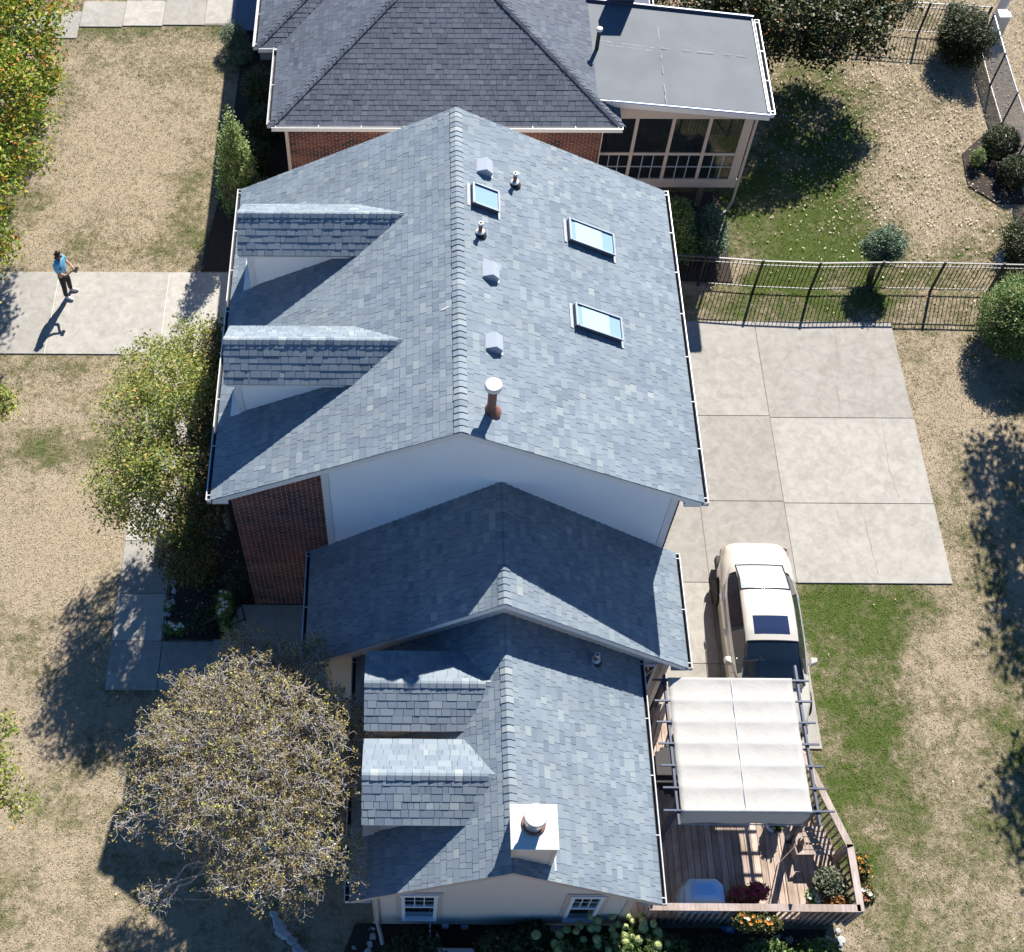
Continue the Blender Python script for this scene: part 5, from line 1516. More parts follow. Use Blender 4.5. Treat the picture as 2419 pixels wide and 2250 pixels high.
x_ = 4.42
while x_ < 8.9:
    w_ = .132 if abs(x_ - 7.9) > .07 else .132
    y0, y1 = yrange(min(8.9, x_ + w_ / 2))
    ym = 8.4 if x_ > 8.0 else (7.3 + (hash(round(x_, 2)) % 7) * .35)
    t0 = random.random()
    MB().box(x_ - dO.x, x_ + w_ - dO.x, y0 - dO.y, y1 - dO.y, DZ - .03, DZ, t0).build('deck_board', M['deck'], deck, bevel=.004)
    x_ += .141
rim = MB()
for a, b in zip(poly[:5], poly[1:5]): rim.bar(Vector((*a, DZ - .16)) - dO, Vector((*b, DZ - .16)) - dO, .04, .24)
rim.build('rim_joist', M['rail'], deck)
MB().prism([(a - dO.x, b - dO.y) for a, b in poly], DZ - .26, DZ - .05).build('joist_frame', M['bark'], deck)
for (a, b) in ((4.9, 6.2), (6.5, 6.2), (8.8, 6.2), (8.8, 7.3), (8.25, 9.1)): MB().box(a - .05 - dO.x, a + .05 - dO.x, b - .05 - dO.y, b + .05 - dO.y, 0, DZ - .26).build('support_post', M['rail'], deck)
RT = 1.62


def rail_run(a, b, sp=.135, cap=.145):
    A = Vector((*a, 0)) - dO; Bv = Vector((*b, 0)) - dO; d = Bv - A; L = d.length; d.normalize(); up = Vector((0, 0, 1))
    MB().bar(A + up * RT, Bv + up * RT, cap, .035, random.random() * .4 + .5).build('rail_cap', M['rail'], deck)
    MB().bar(A + up * (RT - .07), Bv + up * (RT - .07), .035, .08, .3).build('rail_board', M['rail'], deck)
    MB().bar(A + up * (DZ + .1), Bv + up * (DZ + .1), .035, .08, .3).build('rail_board', M['rail'], deck)
    n = int(L / sp); o_ = d.cross(up) * .035
    for i in range(n + 1):
        p = A + d * (L * i / n) + o_
        MB().bar(p + up * (DZ - .22), p + up * (RT - .03), .036, .036, random.random() * .6, up=d).build('baluster', M['rail'], deck)


rail_run((4.75, 6.08), (8.98, 6.08)); rail_run((8.98, 6.02), (8.98, 7.36)); rail_run((8.98, 7.30), (8.33, 9.25)); rail_run((8.33, 9.25), (7.9, 9.66)); rail_run((6.95, 10.62), (5.9, 10.62))
for (a, b) in ((8.95, 6.12), (8.95, 7.3), (8.35, 9.2), (6.98, 6.12)): MB().box(a - .05 - dO.x, a + .05 - dO.x, b - .05 - dO.y, b + .05 - dO.y, DZ - .2, RT - .02).build('rail_post', M['rail'], deck)
# shallow step board line running across the deck
MB().box(7.86 - dO.x, 7.99 - dO.x, 6.12 - dO.y, 9.55 - dO.y, DZ + .0005, DZ + .028, .15).build('border_board', M['deck'], deck)
# bench of paired boards that follows the angled rail
bn = thing('corner_bench', 'stepped plank bench built against the angled deck rail', 'bench', (8.3, 7.9, 0))
bO = Vector((8.3, 7.9, 0))
for i, q in enumerate([[(1883, 2019), (1972, 2019), (1966, 2009), (1896, 2009)], [(1896, 2007), (1965, 2007), (1961, 1996), (1905, 1996)], [(1900, 1990), (1958, 1994), (1955, 1982), (1898, 1978)], [(1897, 1976), (1950, 1978), (1946, 1966), (1895, 1966)], [(1896, 1963), (1944, 1963), (1941, 1953), (1903, 1953)],
                           [(1874, 1992), (1896, 1975), (1893, 1967), (1873, 1984)]]):
    P = [Vector(at(u, v, DZ + .45)) - bO for u, v in q]
    MB().add([p - Vector((0, 0, .04)) for p in P] + P, [(3, 2, 1, 0), (4, 5, 6, 7), (0, 1, 5, 4), (1, 2, 6, 5), (2, 3, 7, 6), (3, 0, 4, 7)], random.random() * .4 + .6).build('seat_board', M['rail'], bn)
P0 = Vector(at(1882, 2019, DZ + .42)) - bO; P1 = Vector(at(1874, 1992, DZ + .42)) - bO
for (a, b) in ((P0, P1),):
    MB().add([a, b, b - Vector((0, 0, .41)), a - Vector((0, 0, .41)), a + Vector((.03, 0, 0)), b + Vector((.03, 0, 0)), b + Vector((.03, 0, -.41)), a + Vector((.03, 0, -.41))], [(0, 1, 2, 3), (7, 6, 5, 4), (0, 4, 5, 1), (2, 6, 7, 3), (0, 3, 7, 4), (1, 5, 6, 2)], .4).build('front_board', M['rail'], bn)
for (x0, y0) in ((-.05, -.28), (.45, -.3), (.3, .1)): MB().box(x0, x0 + .06, y0, y0 + .06, DZ, DZ + .41).build('leg', M['rail'], bn)
# leaning handrail boards by the house end of the deck
sr_ = thing('stair_rail', 'pair of light brown stair rail boards beside the storm door end of the deck', 'stair rail', (5.2, 9.9, 0))
sO = Vector((5.2, 9.9, 0))
for (u0, v0, u1, v1, z0, z1) in ((1559, 1662, 1535, 1748, 1.55, 1.0), (1573, 1662, 1548, 1752, 1.5, .95)):
    a = Vector(at(u0, v0, z0)) - sO; b = Vector(at(u1, v1, z1)) - sO
    MB().bar(a, b, .09, .035, .8).build('handrail', M['rail'], sr_)
    MB().bar(Vector((a.x, a.y, DZ)), Vector((a.x, a.y, z0)), .06, .06, .5).build('post', M['rail'], sr_); MB().bar(Vector((b.x, b.y, DZ)), Vector((b.x, b.y, z1)), .06, .06, .5).build('post', M['rail'], sr_)

# ------------------------------------------------------------------ PERGOLA with cream canopy
pg = thing('pergola', 'slate blue metal pergola with cream cloth canopy standing on the deck', 'pergola', (6.6, 9.05, 0))
pO = Vector((6.6, 9.05, 0))
PZ = 2.85


def pv(x, y, z): return Vector((x, y, z)) - pO


for (x_, y_) in ((5.26, 7.75), (8.03, 7.75), (5.26, 10.4)):
    MB().bar(pv(x_, y_, DZ), pv(x_, y_, PZ - .06), .11, .11, up=(0, 1, 0)).build('post', M['slate_metal'], pg, bevel=.006)
    MB().box(x_ - .09 - pO.x, x_ + .09 - pO.x, y_ - .09 - pO.y, y_ + .09 - pO.y, DZ, DZ + .03).build('foot_plate', M['slate_metal'], pg)
MB().bar(pv(8.03, 10.6, .62), pv(8.03, 10.6, PZ - .06), .09, .09, up=(0, 1, 0)).build('post', M['slate_metal'], pg) if False else None
for x_ in (5.26, 8.04):
    MB().bar(pv(x_, 7.38, PZ - .03), pv(x_, 10.78 if x_ > 6 else 10.55, PZ - .03), .045, .12).build('beam', M['slate_metal'], pg)
ys = np.linspace(7.655, 10.42, 7)
for i, y_ in enumerate(ys):
    xa, xb = (4.97, 8.36) if i == 0 else (5.0, 8.27)
    MB().bar(pv(xa, y_, PZ + .045), pv(xb, y_, PZ + .045), .035, .05).build('rafter', M['slate_metal'], pg)
for y_ in (7.64, 10.46): MB().bar(pv(5.2, y_, PZ - .05), pv(8.1, y_, PZ - .05), .04, .08).build('beam', M['slate_metal'], pg)
for (x_, s_) in ((5.26, 1), (8.03, -1)): MB().bar(pv(x_, 7.75, PZ - .55), pv(x_ + s_ * .4, 7.75, PZ - .12), .05, .05).build('brace', M['slate_metal'], pg)
# canopy: sagging panels between rafters plus hanging front flap
nx, ny = 24, 72
X = np.linspace(5.315, 7.905, nx + 1); Yc = np.linspace(7.625, 10.46, ny + 1)
VV = []
for y_ in Yc:
    ph = (y_ - ys[0]) / (ys[1] - ys[0]); fr = ph - math.floor(ph)
    sag = .024 * math.sin(math.pi * min(1, max(0, fr))) ** .8 if 0 <= ph <= 6 else 0
    for x_ in X:
        ex = .012 * math.sin(x_ * 5 + y_ * 2.2) + .006 * math.sin(x_ * 17 + y_ * 7)
        seam = .014 * math.exp(-((x_ - 6.62) / .03) ** 2)
        VV.append((x_ - pO.x, y_ - pO.y, PZ + .085 - sag + ex * .35 * (sag > .01) + seam))
FF = [(j * (nx + 1) + i, j * (nx + 1) + i + 1, (j + 1) * (nx + 1) + i + 1, (j + 1) * (nx + 1) + i) for j in range(ny) for i in range(nx)]
base_n = len(VV)
nz = 6
for j in range(1, nz + 1):
    for x_ in X:
        VV.append((x_ - pO.x + .0, 7.625 - pO.y - .012 * math.sin(x_ * 6) * j / nz - .02 * math.sin(j / nz * 3), PZ + .085 - .80 * j / nz))
for j in range(nz):
    for i in range(nx):
        a = (0 if j == 0 else base_n + (j - 1) * (nx + 1)) + i; b = base_n + j * (nx + 1) + i
        FF.append((a, b, b + 1, a + 1))
mb = MB(); mb.add(VV, FF); cn = mb.build('canopy', M['canvas'], pg, smooth=True)
so = cn.modifiers.new('solid', 'SOLIDIFY'); so.thickness = .004
MB().bar(pv(6.60, 7.63, PZ + .096), pv(6.63, 10.45, PZ + .096), .012, .008).build('canopy_seam', M['vent'], cn)
MB().bar(pv(5.32, 7.60, PZ - .71), pv(7.9, 7.60, PZ - .71), .02, .02).build('flap_rod', M['vent'], cn)

# ------------------------------------------------------------------ things on the deck
gc = thing('covered_grill', 'barbecue grill under a pale blue cover against the deck rail', 'grill', (5.93, 6.45, DZ))
prof = [(-.42, -.27), (-.42, .12), (-.30, .27), (.28, .27), (.42, .12), (.42, -.27)]
rings = [(0, 1.0), (.35, 1.02), (.7, 1.0), (.86, .93), (.98, .72), (1.03, .42)]
VV = []
for (z_, s_) in rings:
    for (a, b) in prof: VV.append((a * s_ + random.uniform(-.01, .01), (b - .02) * s_ + random.uniform(-.01, .01), z_))
n_ = 6
FF = [(i * n_ + k, i * n_ + (k + 1) % n_, (i + 1) * n_ + (k + 1) % n_, (i + 1) * n_ + k)[::-1] for i in range(len(rings) - 1) for k in range(n_)] + [tuple((len(rings) - 1) * n_ + k for k in range(n_))[::-1]]
M['cover'] = plain('blue_cover', (.36, .58, .86), .45, 0, .08, 3)
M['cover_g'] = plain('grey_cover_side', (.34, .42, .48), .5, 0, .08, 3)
MB().add(VV, FF).build('cover', M['cover'], gc, bevel=.015)
MB().add([(-.432, -.30, .3), (-.432, .12, .3), (-.31, .262, .3), (-.31, .262, .72), (-.40, .10, .80), (-.41, -.27, .80)], [(0, 1, 4, 5), (1, 2, 3, 4)]).build('side_panel', M['cover_g'], gc)
MB().box(-.40, .43, -.335, -.285, .55, .62).build('hem', M['plastic_white'], gc)


def pot(x, y, z, r, h, mat): return MB().lathe((x, y, z), [(r * .7, 0), (r, h * .9), (r * 1.06, h * .92), (r * 1.06, h), (r * .9, h), (r * .88, h * .85)], 18), mat


t = flowers('flower_pot', 'planter of red flowers and coral leaves on the deck right of the grill', 'planter', (6.95, 6.42, DZ + .3), [(6.72, 6.42, 1.15, .25, .16, .18), (7.05, 6.48, 1.22, .22, .16, .18)], 260, 9, FL_co, [(FL_red, 34, .06, 'flower')], size=.07)
MB().lathe((0, 0, -.3), [(.15, 0), (.2, .3), (.21, .32), (.17, .33)], 18).build('pot', M['black'], t)
t = flowers('rail_basket', 'basket of orange marigolds hanging outside the middle of the bottom deck rail', 'planter', (6.95, 5.85, 1.3), [(6.72, 5.84, 1.5, .32, .18, .2), (7.1, 5.82, 1.45, .3, .18, .2)], 360, 9, LG_birch2, [(FL_or, 12, .04, 'flower'), (FL_wh, 3, .04, 'flower')], size=.05)
MB().box(-.35, .35, -.11, .11, -.22, .02).build('basket', M['bark'], t)
t = flowers('flower_pot', 'pot of white flowers with bright green leaves in the deck corner', 'planter', (8.35, 6.42, DZ + .25), [(8.3, 6.45, 1.0, .16, .16, .14), (8.42, 6.36, .9, .18, .12, .14)], 150, 9, LG_bush, [(FL_wh, 10, .075, 'flower')], size=.08)
MB().lathe((0, 0, -.25), [(.13, 0), (.17, .26), (.15, .27)], 18).build('pot', M['copper'], t)
t = flowers('flower_pot', 'bushy grey green variegated plant in the deck corner by the rail', 'planter', (8.62, 6.62, DZ + .25), [(8.58, 6.66, 1.2, .3, .3, .26)], 420, 9, LG_var, [], size=.085)
MB().lathe((0, 0, -.25), [(.15, 0), (.2, .28), (.18, .29)], 18).build('pot', M['copper'], t)
t = flowers('flower_pot', 'rust orange leaved plant squeezed into the very corner of the deck', 'planter', (8.72, 6.3, DZ + .25), [(8.68, 6.3, 1.15, .22, .12, .2)], 220, 9, leaf_mat('rust_leaf', [(0, (.16, .06, .015)), (1, (.38, .17, .04))], .2), [], size=.07)
MB().lathe((0, 0, -.25), [(.12, 0), (.15, .26), (.13, .27)], 18).build('pot', M['copper'], t)
t = flowers('rail_basket', 'basket of orange flowers hanging outside the upper right deck rail', 'planter', (9.18, 6.95, 1.2), [(9.2, 6.95, 1.42, .16, .32, .2)], 240, 9, LG_birch2, [(FL_or, 10, .04, 'flower')], size=.05)
MB().box(-.1, .1, -.3, .3, -.2, .02).build('basket', M['bark'], t)
t = flowers('rail_basket', 'small basket with white and pink flowers hanging on the lower right deck rail', 'planter', (9.2, 6.38, 1.2), [(9.22, 6.4, 1.4, .18, .18, .16)], 160, 9, LG_birch2, [(FL_wh, 4, .05, 'flower'), (FL_co, 8, .045, 'flower')], size=.05)
MB().box(-.1, .1, -.16, .16, -.2, .02).build('basket', M['bark'], t)
t = flowers('flower_pot', 'blue glazed pot with a leafy plant at the foot of the right pergola post', 'planter', (7.72, 8.02, DZ + .3), [(7.72, 8.0, 1.0, .14, .14, .12)], 90, 9, LG_bed, [], size=.08)
MB().lathe((0, 0, -.3), [(.13, 0), (.19, .28), (.2, .32), (.17, .33)], 20).build('pot', M['cover'], t)
t = flowers('rail_basket', 'dry tan flower box on the far deck rail beyond the canopy', 'planter', (6.6, 10.75, 1.35), [(6.6, 10.75, 1.62, .42, .12, .14)], 260, 9, M['litter'], [], size=.05)
MB().box(-.4, .4, -.1, .1, -.02, .14).build('basket', M['bark'], t)
t = flowers('rail_basket', 'yellow flowering vine on the angled rail just right of the canopy', 'planter', (8.1, 9.35, 1.3), [(8.12, 9.3, 1.6, .14, .45, .2)], 200, 9, LG_birch, [(leaf_mat('yellow_petal', [(0, (.75, .5, .03)), (1, (.85, .65, .1))], .2), 22, .045, 'flower')], size=.05)
MB().box(-.08, .08, -.3, .3, -.02, .12).build('basket', M['bark'], t)
tb = thing('patio_table', 'round black patio table half hidden under the left side of the canopy', 'table', (5.65, 9.0, DZ))
MB().lathe((0, 0, .70), [(.55, 0), (.56, .02), (.54, .03)], 36).build('table_top', M['black'], tb)
for k in range(24):
    a = k * math.pi / 12; MB().box(-.02, .02, -.03, .03, .69, .735, M=Matrix.Translation((.57 * math.cos(a), .57 * math.sin(a), 0)) @ Matrix.Rotation(a, 4, 'Z')).build('rim_scallop', M['black'], tb)
for k in range(4):
    a = k * math.pi / 2 + .4; MB().tube([(.42 * math.cos(a), .42 * math.sin(a), 0), (.2 * math.cos(a), .2 * math.sin(a), .35), (.35 * math.cos(a), .35 * math.sin(a), .70)], .018, 6).build('leg', M['black'], tb)
for k, (x_, y_, a_, lab) in enumerate([(6.35, 8.45, .6, 'black metal chair under the canopy right of the round table'), (5.95, 9.75, 2.2, 'black metal chair under the canopy above the round table')]):
    ch_ = thing('patio_chair', lab, 'chair', (x_, y_, DZ), a_)
    MB().box(-.24, .24, -.22, .22, .42, .45).build('seat', M['black'], ch_, bevel=.01)
    MB().box(-.24, .24, .19, .22, .45, .92).build('backrest', M['black'], ch_, bevel=.01)
    for (a, b) in ((-.21, -.19), (.21, -.19), (-.21, .19), (.21, .19)): MB().bar((a, b, 0), (a, b, .42), .03, .03).build('leg', M['black'], ch_)
sp_ = thing('shepherd_hook', 'thin pale metal hook pole standing by the right pergola post', 'pole', (7.72, 7.2, DZ))
a = Vector((0, 0, 0)); MB().tube([(0, 0, 0), (0, 0, 1.25), (.04, .05, 1.33)], .012, 6).build('pole', M['steel'], sp_)

# ------------------------------------------------------------------ CAR
car = thing('parked_car', 'pearl white sedan with sunroof parked nose down beside the deck', 'car', (8.07, 10.04, .035), R(-.6))
car.scale = (1, .985, 1)
M['paint'] = _mat('pearl_paint')[0]
_b = M['paint'].node_tree.nodes['Principled BSDF']; _b.inputs['Base Color'].default_value = (.60, .565, .49, 1); _b.inputs['Roughness'].default_value = .32; _b.inputs['Metallic'].default_value = .15; _b.inputs['Coat Weight'].default_value = 1; _b.inputs['Coat Roughness'].default_value = .04
M['tyre'] = plain('tyre', (.02, .02, .02), .85, 0, .2, 20)
M['alloy'] = plain('alloy', (.60, .60, .62), .3, .8, .05, 8)
M['redlamp'] = glass_mat('tail_lamp_red', (.45, .01, .015), .15)
M['lamp'] = glass_mat('head_lamp', (.6, .62, .65), .1)
M['chrome'] = plain('chrome_strip', (.75, .76, .78), .15, .95, .03, 8)
M['seatcloth'] = plain('beige_interior', (.30, .27, .22), .8, 0, .1, 6)
LC = 4.84


def interp(x, xs_, ys_):
    # smooth monotone-ish interpolation
    i = int(np.clip(np.searchsorted(xs_, x) - 1, 0, len(xs_) - 2)); t = (x - xs_[i]) / (xs_[i + 1] - xs_[i]); t = t * t * (3 - 2 * t) * .45 + t * .55
    return ys_[i] + (ys_[i + 1] - ys_[i]) * t


HX = [0, .08, .25, .7, 1.25, 1.9, 2.6, 3.6, 4.1, 4.5, 4.72, 4.84]
HZ = [.55, .70, .80, .90, .97, .98, .98, 1.0, 1.07, 1.08, 1.02, .80]
WX_ = [0, .1, .35, .8, 1.5, 2.5, 3.6, 4.2, 4.6, 4.78, 4.84]
WW = [.46, .60, .77, .87, .895, .905, .895, .845, .75, .63, .50]
st = np.concatenate([np.linspace(0, .5, 8), np.linspace(.56, 1.34, 20), np.linspace(1.4, 3.3, 18), np.linspace(3.34, 4.12, 20), np.linspace(4.2, 4.84, 11)])


def arch(y_):
    z_ = 0
    for yc_ in (.93, 3.72):
        d_ = abs(y_ - yc_)
        if d_ < .37: z_ = max(z_, .33 + math.sqrt(.37 ** 2 - d_ ** 2))
    return z_



VV, FFb = [], []
npf = 15
for y_ in st:
    h = interp(y_, HX, HZ); w_ = interp(y_, WX_, WW)
    half = [(0, h), (.35 * w_, h - .003), (.66 * w_, h - .018), (.86 * w_, h - .055), (.955 * w_, h - .12), (.99 * w_, h - .20), (1.0 * w_, max(.45, h - .34, arch(y_) + .012)), (.985 * w_, max(.34, arch(y_)))]
    pr = [(-a, b) for a, b in half[::-1]] + half[1:]
    VV += [(a, y_, b) for a, b in pr]
nst = len(st)
for i in range(nst - 1):
    for k in range(npf - 1):
        FFb.append((i * npf + k, i * npf + k + 1, (i + 1) * npf + k + 1, (i + 1) * npf + k)[::-1])
# lower sill ring, ends
FFb.append(tuple(range(npf))); FFb.append(tuple((nst - 1) * npf + k for k in range(npf))[::-1])
MB().add(VV, FFb).build('body', M['paint'], car, smooth=True)
# lower body down to sills with wheel openings
low_ = MB()
for s_ in (-1, 1):
    pr = []
    for y_ in np.linspace(.05, 4.79, 60):
        w_ = interp(y_, WX_, WW); zb_ = .20
        for yc_ in (.93, 3.72):
            d_ = abs(y_ - yc_)
            if d_ < .37: zb_ = max(zb_, .33 + math.sqrt(max(0, .37 ** 2 - d_ ** 2)) * .95)
        pr.append((s_ * w_ * .985, y_, .345, s_ * w_ * .955, y_, min(zb_, .345)))
    for a, b in zip(pr, pr[1:]):
        f = [(0, 1, 2, 3)] if s_ > 0 else [(3, 2, 1, 0)]
        if a[5] < .344 or b[5] < .344: low_.add([a[:3], b[:3], b[3:], a[3:]], f)
low_.build('sill', M['paint'], car, smooth=True)
MB().box(-.80, .80, .15, 4.7, .16, .40).build('underbody', M['rubber'], car)
# greenhouse
ZX = [1.12, 1.3, 1.7, 1.98, 2.25, 2.8, 3.3, 3.62, 4.0, 4.18]
ZZ = [.965, 1.07, 1.29, 1.405, 1.445, 1.455, 1.425, 1.355, 1.16, 1.06]
RW = [.70, .67, .60, .575, .575, .575, .565, .55, .55, .56]   # roof edge half width
BW = [.74, .80, .83, .845, .85, .85, .84, .80, .70, .62]   # belt half width
gs = np.concatenate([np.linspace(1.12, 1.98, 9), np.linspace(2.06, 3.3, 14), np.linspace(3.36, 4.18, 9)])
groups = {'windshield': [], 'rear_window': [], 'side_window': [], 'roof_panel': []}
GV = []
for y_ in gs:
    z_ = interp(y_, ZX, ZZ); rw = interp(y_, ZX, RW); bw = interp(y_, ZX, BW); zb_ = min(z_, interp(y_, HX, HZ) - .03)
    ct = max(0, min(1, (z_ - zb_) / .45))
    half = [(0, z_), (rw * .35, z_ - .004), (rw * .7, z_ - .018), (rw * .90, z_ - .035), (rw * 1.0, z_ - .055 * (.3 + .7 * ct)), (rw * 1.05, z_ - .085 * ct - .01), (bw - (bw - rw) * .12, zb_ + (z_ - zb_) * .14), (bw, zb_)]
    pr = [(-a, b) for a, b in half[::-1]] + half[1:]
    GV += [(a, y_, b) for a, b in pr]
for i in range(len(gs) - 1):
    ym = (gs[i] + gs[i + 1]) / 2
    for k in range(npf - 1):
        f = (i * npf + k, i * npf + k + 1, (i + 1) * npf + k + 1, (i + 1) * npf + k)[::-1]
        kk_ = min(k, npf - 2 - k)   # 0,1 = side rows from the belt; 2.. roof
        if kk_ == 1 and 1.35 < ym < 3.85: groups['side_window'].append(f)
        elif ym < 1.98 and kk_ >= 3 and ym > 1.15: groups['windshield'].append(f)
        elif ym > 3.30 and kk_ >= 3 and ym < 4.12: groups['rear_window'].append(f)
        else: groups['roof_panel'].append(f)
mm_ = {'windshield': M['carglass'], 'rear_window': M['rearglass'], 'side_window': M['carglass'], 'roof_panel': M['paint']}


def submesh(name, V, F, m, parent):
    used = sorted({i for f in F for i in f}); mp = {j: i for i, j in enumerate(used)}
    return MB().add([V[j] for j in used], [tuple(mp[i] for i in f) for f in F]).build(name, m, parent, smooth=True)


for nm, fs in groups.items():
    if nm == 'side_window':
        for s_ in (-1, 1):
            for (ya, yb) in ((1.3, 2.62), (2.62, 3.8)):
                sub = [f for f in fs if GV[f[0]][0] * s_ > 0 and ya < sum(GV[i][1] for i in f) / 4 < yb]
                if sub: submesh(nm, GV, sub, mm_[nm], car)
    else: submesh(nm, GV, fs, mm_[nm], car)
def gpt(y_, k):
    i = int(np.argmin(abs(gs - y_))); return Vector(GV[i * npf + k]) + Vector((0, 0, .006))


for (ya, yb, k0) in ((1.15, 1.98, 3), (3.30, 4.13, 3)):
    ysel = [g_ for g_ in gs if ya - .03 <= g_ <= yb + .03]
    ring_ = [gpt(g_, k0) for g_ in ysel] + [gpt(ysel[-1], k) for k in range(k0, npf - k0)] + [gpt(g_, npf - 1 - k0) for g_ in ysel[::-1]] + [gpt(ysel[0], k) for k in range(npf - 1 - k0, k0 - 1, -1)]
    MB().tube(ring_, .016, 4, cap=False).build('window_seal', M['rubber'], car)
for s_ in (-1, 1):
    kt = 2 if s_ < 0 else npf - 3
    ysel = [g_ for g_ in gs if 1.38 <= g_ <= 3.74]
    MB().tube([gpt(g_, kt) for g_ in ysel], .012, 4).build('window_seal', M['rubber'], car)
# sunroof, chrome lines, mirrors, lamps, handles, wheels
q = []
for (a, b) in ((-.40, 2.16), (.40, 2.16), (.40, 2.62), (-.40, 2.62)): q.append((a, b, interp(b, ZX, ZZ) + .004 - .012 * (abs(a) > .3)))
sf = MB(); nn_ = 6
VV = []
for j in range(nn_ + 1):
    for i in range(nn_ + 1):
        x_ = -.40 + .8 * i / nn_; y_ = 2.14 + .45 * j / nn_
        rw = .575; ax = abs(x_)
        z_ = interp(y_, ZX, ZZ) + .006 - .004 * min(1, ax / (rw * .35)) - (.014 * max(0, (ax - rw * .35) / (rw * .35)))
        VV.append((x_, y_, z_))
sf.add(VV, [(j * (nn_ + 1) + i, j * (nn_ + 1) + i + 1, (j + 1) * (nn_ + 1) + i + 1, (j + 1) * (nn_ + 1) + i) for j in range(nn_) for i in range(nn_)])
M['sunroof'] = glass_mat('sunroof_glass', (.02, .03, .075), .1)
sf.build('sunroof', M['sunroof'], car, smooth=True)
for s_ in (-1, 1):
    pts = [(s_ * (interp(y_, ZX, BW) + .012), y_, interp(y_, HX, HZ) - .015) for y_ in np.linspace(1.35, 3.75, 18)]
    MB().tube(pts, .009, 5).build('belt_strip', M['chrome'], car)
    MB().add([(s_ * .88, 1.54, .93), (s_ * 1.05, 1.58, .95), (s_ * 1.06, 1.72, .95), (s_ * .89, 1.76, .93), (s_ * .89, 1.56, 1.05), (s_ * 1.03, 1.61, 1.09), (s_ * 1.04, 1.71, 1.09), (s_ * .90, 1.74, 1.05)],
             [(0, 1, 2, 3), (4, 7, 6, 5), (0, 4, 5, 1), (1, 5, 6, 2), (2, 6, 7, 3), (3, 7, 4, 0)]).build('mirror', M['paint'], car, bevel=.02)
    for y_ in (2.45, 3.35):
        MB().bar((s_ * .915, y_ - .09, .80), (s_ * .915, y_ + .09, .80), .03, .035).build('door_handle', M['chrome'], car, bevel=.008)
    for y_ in (1.42, 2.60, 3.58):
        MB().bar((s_ * (interp(y_, WX_, WW) * .992), y_, .36), (s_ * (interp(y_, WX_, WW) * .975), y_, .90), .004, .012, up=(0, 1, 0)).build('door_seam', M['rubber'], car)
    MB().add([(s_ * .60, 4.70, .90), (s_ * .80, 4.47, .90), (s_ * .815, 4.47, .78), (s_ * .72, 4.745, .76), (s_ * .80, 4.62, .80), (s_ * .775, 4.62, .93)], [(0, 5, 4, 3), (1, 2, 4, 5)] if s_ > 0 else [(3, 4, 5, 0), (5, 4, 2, 1)]).build('tail_lamp', M['redlamp'], car)
    MB().add([(s_ * .56, .08, .70), (s_ * .78, .30, .76), (s_ * .79, .30, .64), (s_ * .60, .05, .60)], [(0, 1, 2, 3)] if s_ < 0 else [(3, 2, 1, 0)]).build('headlight', M['lamp'], car)
    for y_ in (.93, 3.72):
        wh = bpy.data.objects.new('wheel', None); COL.objects.link(wh); wh.parent = car; wh.location = (s_ * .825, y_, .33); wh.empty_display_size = .1
        MB().lathe((0, 0, 0), [(.22, -.1), (.315, -.1), (.33, -.07), (.33, .07), (.315, .1), (.22, .1)], 32, axis=(s_, 0, 0)).build('tyre', M['tyre'], wh)
        MB().lathe((0, 0, 0), [(.225, -.02), (.225, .085), (.205, .09), (.20, .04)], 32, axis=(s_, 0, 0)).build('rim', M['alloy'], wh)
        MB().lathe((0, 0, 0), [(.2, .0), (.2, .03)], 24, axis=(s_, 0, 0)).build('brake_well', M['rubber'], wh)
        for k in range(10):
            a = k * math.pi / 5
            MB().bar((s_ * .075, .03 * math.cos(a), .03 * math.sin(a)), (s_ * .085, .205 * math.cos(a), .205 * math.sin(a)), .026, .02, up=(1, 0, 0)).build('spoke', M['alloy'], wh)
MB().box(-.28, .28, -.005, .02, .38, .60).build('grille', M['rubber'], car)
MB().box(-.66, .66, 1.0, 1.13, .955, .972).build('wiper_cowl', M['rubber'], car)
MB().bar((-.5, 1.08, .99), (.15, 1.20, 1.045), .014, .01).build('wiper', M['rubber'], car)

# ------------------------------------------------------------------ PERSON
SK = plain('skin', (.42, .24, .17), .6, 0, .05, 10)
SHIRT = plain('light_blue_shirt', (.16, .50, .80), .8, 0, .08, 12)
TRO = plain('dark_trousers', (.018, .018, .022), .85, 0, .2, 12)
SHOE = plain('white_shoe', (.62, .62, .62), .6, 0, .1, 14)
HAIR = plain('dark_hair', (.015, .009, .007), .55, 0, .3, 30)
person = thing('person', 'person in light blue shirt and dark trousers looking down at a handheld device', 'person', (-9.70, 23.02, .035), R(-12))
person.scale = (1.04,) * 3


def skin_mesh(name, chains, mat, parent, root=0, sub=2):
    """chains: list of [(x,y,z,r)...]; a chain may start with an int index of an existing vertex"""
    vs, es, rs = [], [], []
    for ch_ in chains:
        prev = None
        for e in ch_:
            if isinstance(e, int): prev = e; continue
            vs.append(e[:3]); rs.append(e[3]); i = len(vs) - 1
            if prev is not None: es.append((prev, i))
            prev = i
    me = bpy.data.meshes.new(name); me.from_pydata(vs, es, [])
    o = bpy.data.objects.new(name, me); COL.objects.link(o); o.parent = parent; me.materials.append(mat)
    md = o.modifiers.new('skin', 'SKIN'); md.use_smooth_shade = True
    sv = me.skin_vertices[0].data if me.skin_vertices else None
    if sv is None:
        bpy.context.view_layer.objects.active = o; bpy.ops.mesh.customdata_skin_add(); sv = me.skin_vertices[0].data
    for i, r in enumerate(rs):
        rr_ = r if isinstance(r, tuple) else (r, r); sv[i].radius = rr_; sv[i].use_root = (i == root)
    s_ = o.modifiers.new('sub', 'SUBSURF'); s_.levels = sub; s_.render_levels = sub
    return o


